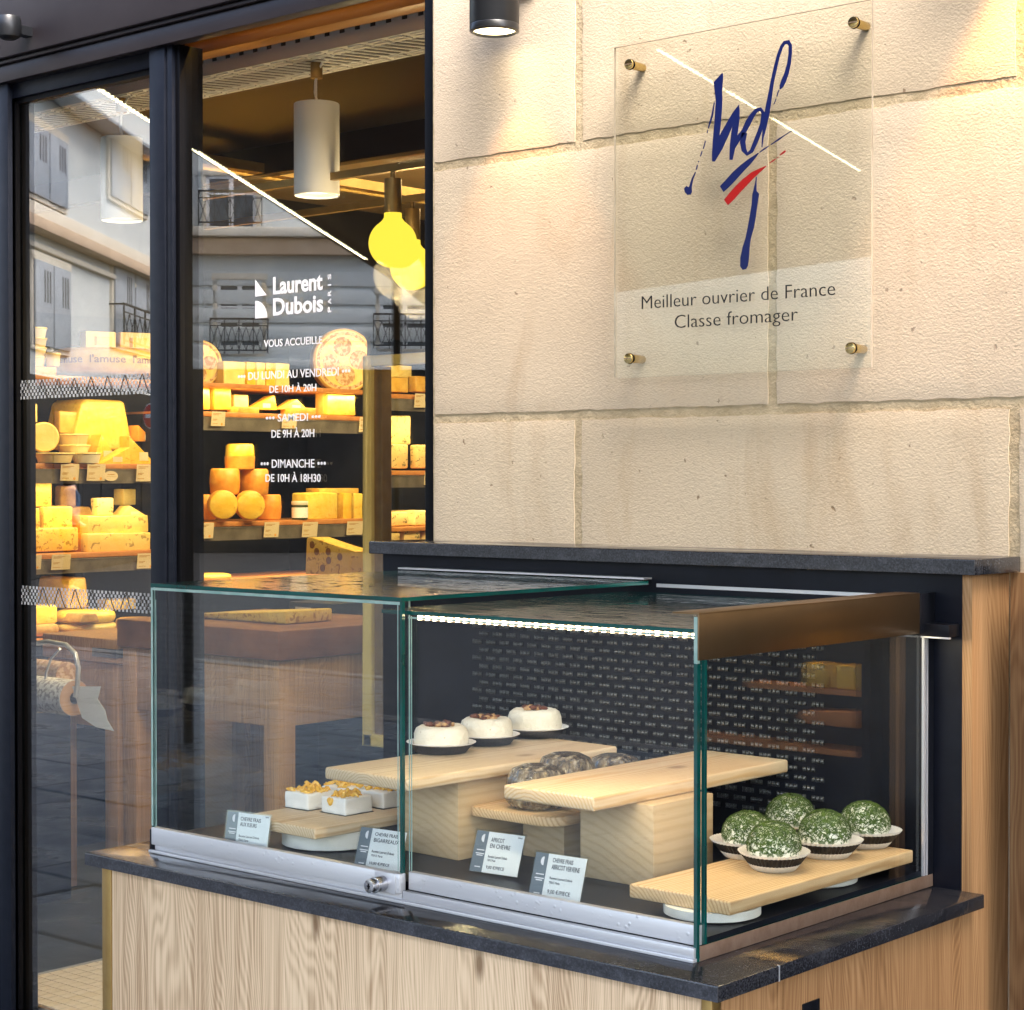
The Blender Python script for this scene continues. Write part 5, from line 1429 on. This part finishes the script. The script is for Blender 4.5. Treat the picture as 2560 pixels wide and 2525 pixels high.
# ------------------------------------------------------------------ houses across the street
def house(o, ang, w, label, spec):
    # local frame: x along the front, -y towards the street we stand in
    t = thing('town_house', o, label, 'house', 'houses across the street', ang)
    H = 13
    MB().box(0, w, 0, 8, 0, H).build('wall', spec['wall'], t, local=True)
    if spec.get('courses'):
        m = MB(); z = 3.3
        while z < 6.6: m.box(-.02, w+.02, -.035, 0, z, z+.27); z += .31
        m.build('stone_courses', spec['wall'], t, local=True, bevel=.012)
    if spec.get('ground'):
        MB().box(.15, w-.15, -.12, 0, 0, spec['gh']).build('shopfront', spec['ground'], t, local=True)
        m = MB()
        for i in range(int(w/1.5)): m.box(.4+i*1.5, 1.7+i*1.5, -.14, -.12, .5, spec['gh']-.5)
        m.build('shop_window', 'shopfront_dark', t, local=True)
    for (z0, z1, d, mt) in spec['bands']: MB().box(-.05, w+.05, -d, .01, z0, z1).build('cornice', mt, t, local=True, bevel=.02)
    for (x, z, ww, hh, kind) in spec['win']:
        f = MB().box(x-.08, x+ww+.08, -.06, .02, z-.08, z).box(x-.10, x-.0, -.06, .02, z, z+hh).box(x+ww, x+ww+.10, -.06, .02, z, z+hh).box(x-.12, x+ww+.12, -.08, .02, z+hh, z+hh+.14).build('window', 'render_cream' if kind != 'plain' else spec['wall'], t, local=True, bevel=.008)
        MB().box(x, x+ww, -.012, .02, z, z+hh).build('pane', 'window_dark', f, local=True)
        fr_ = MB().box(x, x+.07, -.03, -.013, z, z+hh).box(x+ww-.07, x+ww, -.03, -.013, z, z+hh).box(x+ww/2-.05, x+ww/2+.05, -.032, -.013, z, z+hh).box(x, x+ww, -.03, -.013, z+hh-.07, z+hh).box(x, x+ww, -.03, -.013, z+hh*.62, z+hh*.62+.04)
        fr_.build('sash', 'window_white', f, local=True)
        if kind in ('rail', 'shutrail'):
            m = MB().box(x-.15, x+ww+.15, -.30, -.26, z+.72, z+.76).box(x-.15, x+ww+.15, -.30, -.27, z+.04, z+.07).box(x-.15, x+ww+.15, -.30, -.27, z+.58, z+.60)
            for i in range(5): m.box(x-.15+i*(ww+.28)/4, x-.13+i*(ww+.28)/4, -.30, -.27, z-.02, z+.76)
            for i in range(8):
                a = x-.13+i*(ww+.26)/8; b = x-.13+(i+1)*(ww+.26)/8
                m.tube([(a, -.285, z+.06), (b, -.285, z+.58)], .010, 4).tube([(b, -.285, z+.06), (a, -.285, z+.58)], .010, 4)
            for i in (0, 1): m.box(x-.15+i*(ww+.28), x-.13+i*(ww+.28), -.30, 0, z+.72, z+.75)
            m.build('railing', 'railing_black', f, local=True)
        if kind in ('shut', 'shutrail'):
            s_ = MB().box(x, x+ww*.48, -.10, -.06, z, z+hh).box(x+ww*.52, x+ww, -.10, -.06, z, z+hh)
            sh_ = s_.build('shutter', 'shutter_grey', f, local=True, bevel=.006)
            m = MB()
            for i in range(3):
                for b in (.08, .60): m.box(x+ww*b+i*.15, x+ww*b+i*.15+.05, -.104, -.1, z+hh*.52, z+hh*.9)
            m.build('shutter_slots', 'rubber', f, local=True)
    return t
house((-27.857, -25.793, 0), 2.3574, 7.66, 'grey town house with banded stonework and iron window railings across the street', dict(
    wall='render_grey', courses=False, ground='shopfront_dark', gh=4.008,
    bands=[(4.008, 4.228, .18, 'render_grey'), (6.514, 6.865, .35, 'render_tan'), (6.882, 7.084, .55, 'render_cream')]
      + [(z, z+0.317, .06, 'render_grey') for z in [4.228+i*0.405 for i in range(5)]],
    win=[(5.689, 4.367, 0.974, 1.617, 'rail'), (1.995, 4.487, 1.111, 1.193, 'rail'), (5.814, 7.15, 1.087, 1.114, 'rail'), (2.478, 7.178, 1.056, 1.119, 'rail')]))
house((-32.5, -19.737, 0), 0.9013, 15.02, 'pale town house with grey shutters and a zinc roof edge across the street', dict(
    wall='render_grey', ground='shopfront_dark', gh=3.295,
    bands=[(5.364, 5.457, .10, 'render_cream'), (5.62, 5.811, .30, 'render_tan'), (5.811+.01, 6.13, .05, 'render_cream'), (7.972, 8.057, .5, 'zinc')],
    win=[(8.009, 3.801, 2.0, 1.378, 'shut'), (1.976, 4.158, 3.006, 1.508, 'shutrail'), (8.147, 6.231, 2.155, 1.124, 'shut'), (2.345, 6.914, 2.866, 1.194, 'shut')]))
SGN = (-17.601, -7.5379, 2.3388)
# no-entry sign
ns = thing('no_entry_sign', SGN, 'red round no entry road sign on a pole across the street', 'road sign')
MB().cyl((SGN[0], SGN[1], 0), (SGN[0], SGN[1], SGN[2]+.25), .03, n=12).build('pole', 'kerb_stone', ns)
MB().cyl((SGN[0], SGN[1]+.03, SGN[2]), (SGN[0], SGN[1]+.045, SGN[2]), .135, n=40).build('disc', 'sign_red', ns)
MB().cyl((SGN[0], SGN[1]+.028, SGN[2]), (SGN[0], SGN[1]+.035, SGN[2]), .150, n=40).build('rim', 'sign_white', ns)
MB().box(SGN[0]-.095, SGN[0]+.095, SGN[1]+.045, SGN[1]+.049, SGN[2]-.022, SGN[2]+.022).build('bar', 'sign_white', ns)

EM = [
  (-5.3242, 4.9, 1.2589),
  (-5.3149, 4.9, 1.3976),
  (-5.2841, 4.9, 1.3998),
  (-5.2275, 4.9, 1.3875),
  (-5.1414, 4.9, 1.3686),
  (-5.0546, 4.9, 1.3529),
  (-5.0652, 4.9, 1.3203),
  (-5.0822, 4.9, 1.2669),
]
EH = [
  (-5.258, 4.9, 1.3464),
  (-5.1951, 4.9, 1.348),
  (-5.282, 4.9, 1.3713),
  (-5.193, 4.9, 1.3153),
  (-5.2256, 4.9, 1.286),
  (-5.1329, 4.9, 1.3303),
]
em = thing('holed_cheese', EM[0], 'large holed cheese wedge standing upright above the glass case', 'cheese', 'cheeses on the shop shelves')
MB().prism(EM, (.0, .09, 0)).build('body', 'cheese_holes', em, bevel=.006, seg=2)
for (a, b, c) in EH: MB().lathe([(0, .0008), (.012, .0007), (.014, .0002)], (a, b-.0012, c), 16, M=Matrix.Rotation(R(90), 4, 'X')).build('hole', 'hole_shade', em)
# lit window in the wall right of the counter, seen mirrored in the side glass of the case
sw = thing('side_window', (-1, 3.06, .2), 'dark shop window right of the counter, only seen mirrored in the case', 'window')
MB().box(-1.490, .9, 3.050, WY-.001, .2, 1.44).build('backing', 'cabinet_black', sw)
MB().box(-1.462, -1.445, 2.985, 3.049, .2, 1.44).box(-1.462, .9, 2.985, 3.049, 1.44, 1.47).build('frame', 'black_steel', sw)
MB().box(-1.444, -1.20, 2.985, 3.044, 1.228, 1.238).box(-1.444, -1.05, 2.975, 3.044, 1.120, 1.130).build('shelf', 'shelf_wood', sw)
MB().prism([(-1.444, 2.975, 1.172), (-1.335, 2.975, 1.172), (-1.32, 2.975, 1.185), (-1.335, 2.975, 1.196), (-1.444, 2.975, 1.202)], (0, .06, 0)).build('wood_board', 'shelf_wood', sw, bevel=.003)
for x in (-1.440, -1.377): MB().box(x, x+.052, 2.99, 3.04, 1.2385, 1.282).build('cheese_piece', 'cheese_gold', sw, bevel=.004)
MB().box(UX+.002, -1.500, 3.0745, 3.0785, 0, 1.456).build('oak_jamb', 'oak_shaded', sw)
area('window_lamp', (-1.30, 3.01, 1.42), (0, 0, 0), .2, .02, .10, (1, .55, .15), sw)

# pedestrian across the street, seen only mirrored in the shop door
PPOS = (-22.4771, -9.9023, 0.0)
pd_ = thing('person', PPOS, 'pedestrian in a blue denim jacket standing in the street, mirrored faintly in the door glass', 'person', None, .6)
def skinned(name, verts, edges, rad, mat, parent):
    me = bpy.data.meshes.new(name); me.from_pydata(verts, edges, []); me.materials.append(MATS[mat])
    o = bpy.data.objects.new(name, me); COL.objects.link(o); o.parent = parent
    md = o.modifiers.new('skin', 'SKIN'); o.modifiers.new('sub', 'SUBSURF').levels = 1; o.modifiers['sub'].render_levels = 2
    for i, r_ in enumerate(rad): o.data.skin_vertices[0].data[i].radius = (r_, r_*.85)
    o.data.skin_vertices[0].data[0].use_root = True
    md.use_smooth_shade = True; return o
bv = [(0, 0, .95), (0, 0, 1.12), (0, 0, 1.32), (0, 0, 1.45), (0, -.01, 1.53), (0, -.02, 1.62), (0, -.02, 1.70),
      (.17, 0, 1.42), (.22, .02, 1.16), (.20, -.12, .98), (.17, -.20, .95), (-.17, 0, 1.42), (-.22, .03, 1.16), (-.22, -.03, .92), (-.22, -.05, .84),
      (.10, 0, .88), (.11, -.02, .50), (.11, .02, .10), (.11, -.12, .04), (-.10, 0, .88), (-.11, .02, .50), (-.12, .08, .10), (-.12, -.05, .04)]
be = [(0, 1), (1, 2), (2, 3), (3, 4), (4, 5), (5, 6), (3, 7), (7, 8), (8, 9), (9, 10), (3, 11), (11, 12), (12, 13), (13, 14), (0, 15), (15, 16), (16, 17), (17, 18), (0, 19), (19, 20), (20, 21), (21, 22)]
br = [.14, .13, .155, .10, .055, .085, .075, .07, .05, .038, .03, .07, .05, .038, .03, .095, .062, .045, .04, .095, .062, .045, .04]
skinned('body', bv, be, br, 'skin', pd_)
skinned('jacket', [(0, 0, .98), (0, 0, 1.12), (0, 0, 1.34), (0, 0, 1.45), (.175, 0, 1.43), (.225, .02, 1.16), (.205, -.11, 1.0), (-.175, 0, 1.43), (-.225, .03, 1.16), (-.225, -.02, .95)],
        [(0, 1), (1, 2), (2, 3), (3, 4), (4, 5), (5, 6), (3, 7), (7, 8), (8, 9)], [.175, .16, .18, .115, .09, .068, .055, .09, .068, .055], 'denim', pd_)
skinned('trousers', [(0, 0, .96), (.10, 0, .88), (.11, -.02, .50), (.11, .02, .10), (-.10, 0, .88), (-.11, .02, .50), (-.12, .08, .10)], [(0, 1), (1, 2), (2, 3), (0, 4), (4, 5), (5, 6)], [.155, .11, .08, .062, .11, .08, .062], 'dark_trousers', pd_)
MB().lathe([(0, .13), (.05, .125), (.088, .08), (.098, .02), (.095, -.04), (.085, -.12), (.06, -.14)], (0, .015, 1.66), 24).build('hair', 'hair', pd_, local=True)
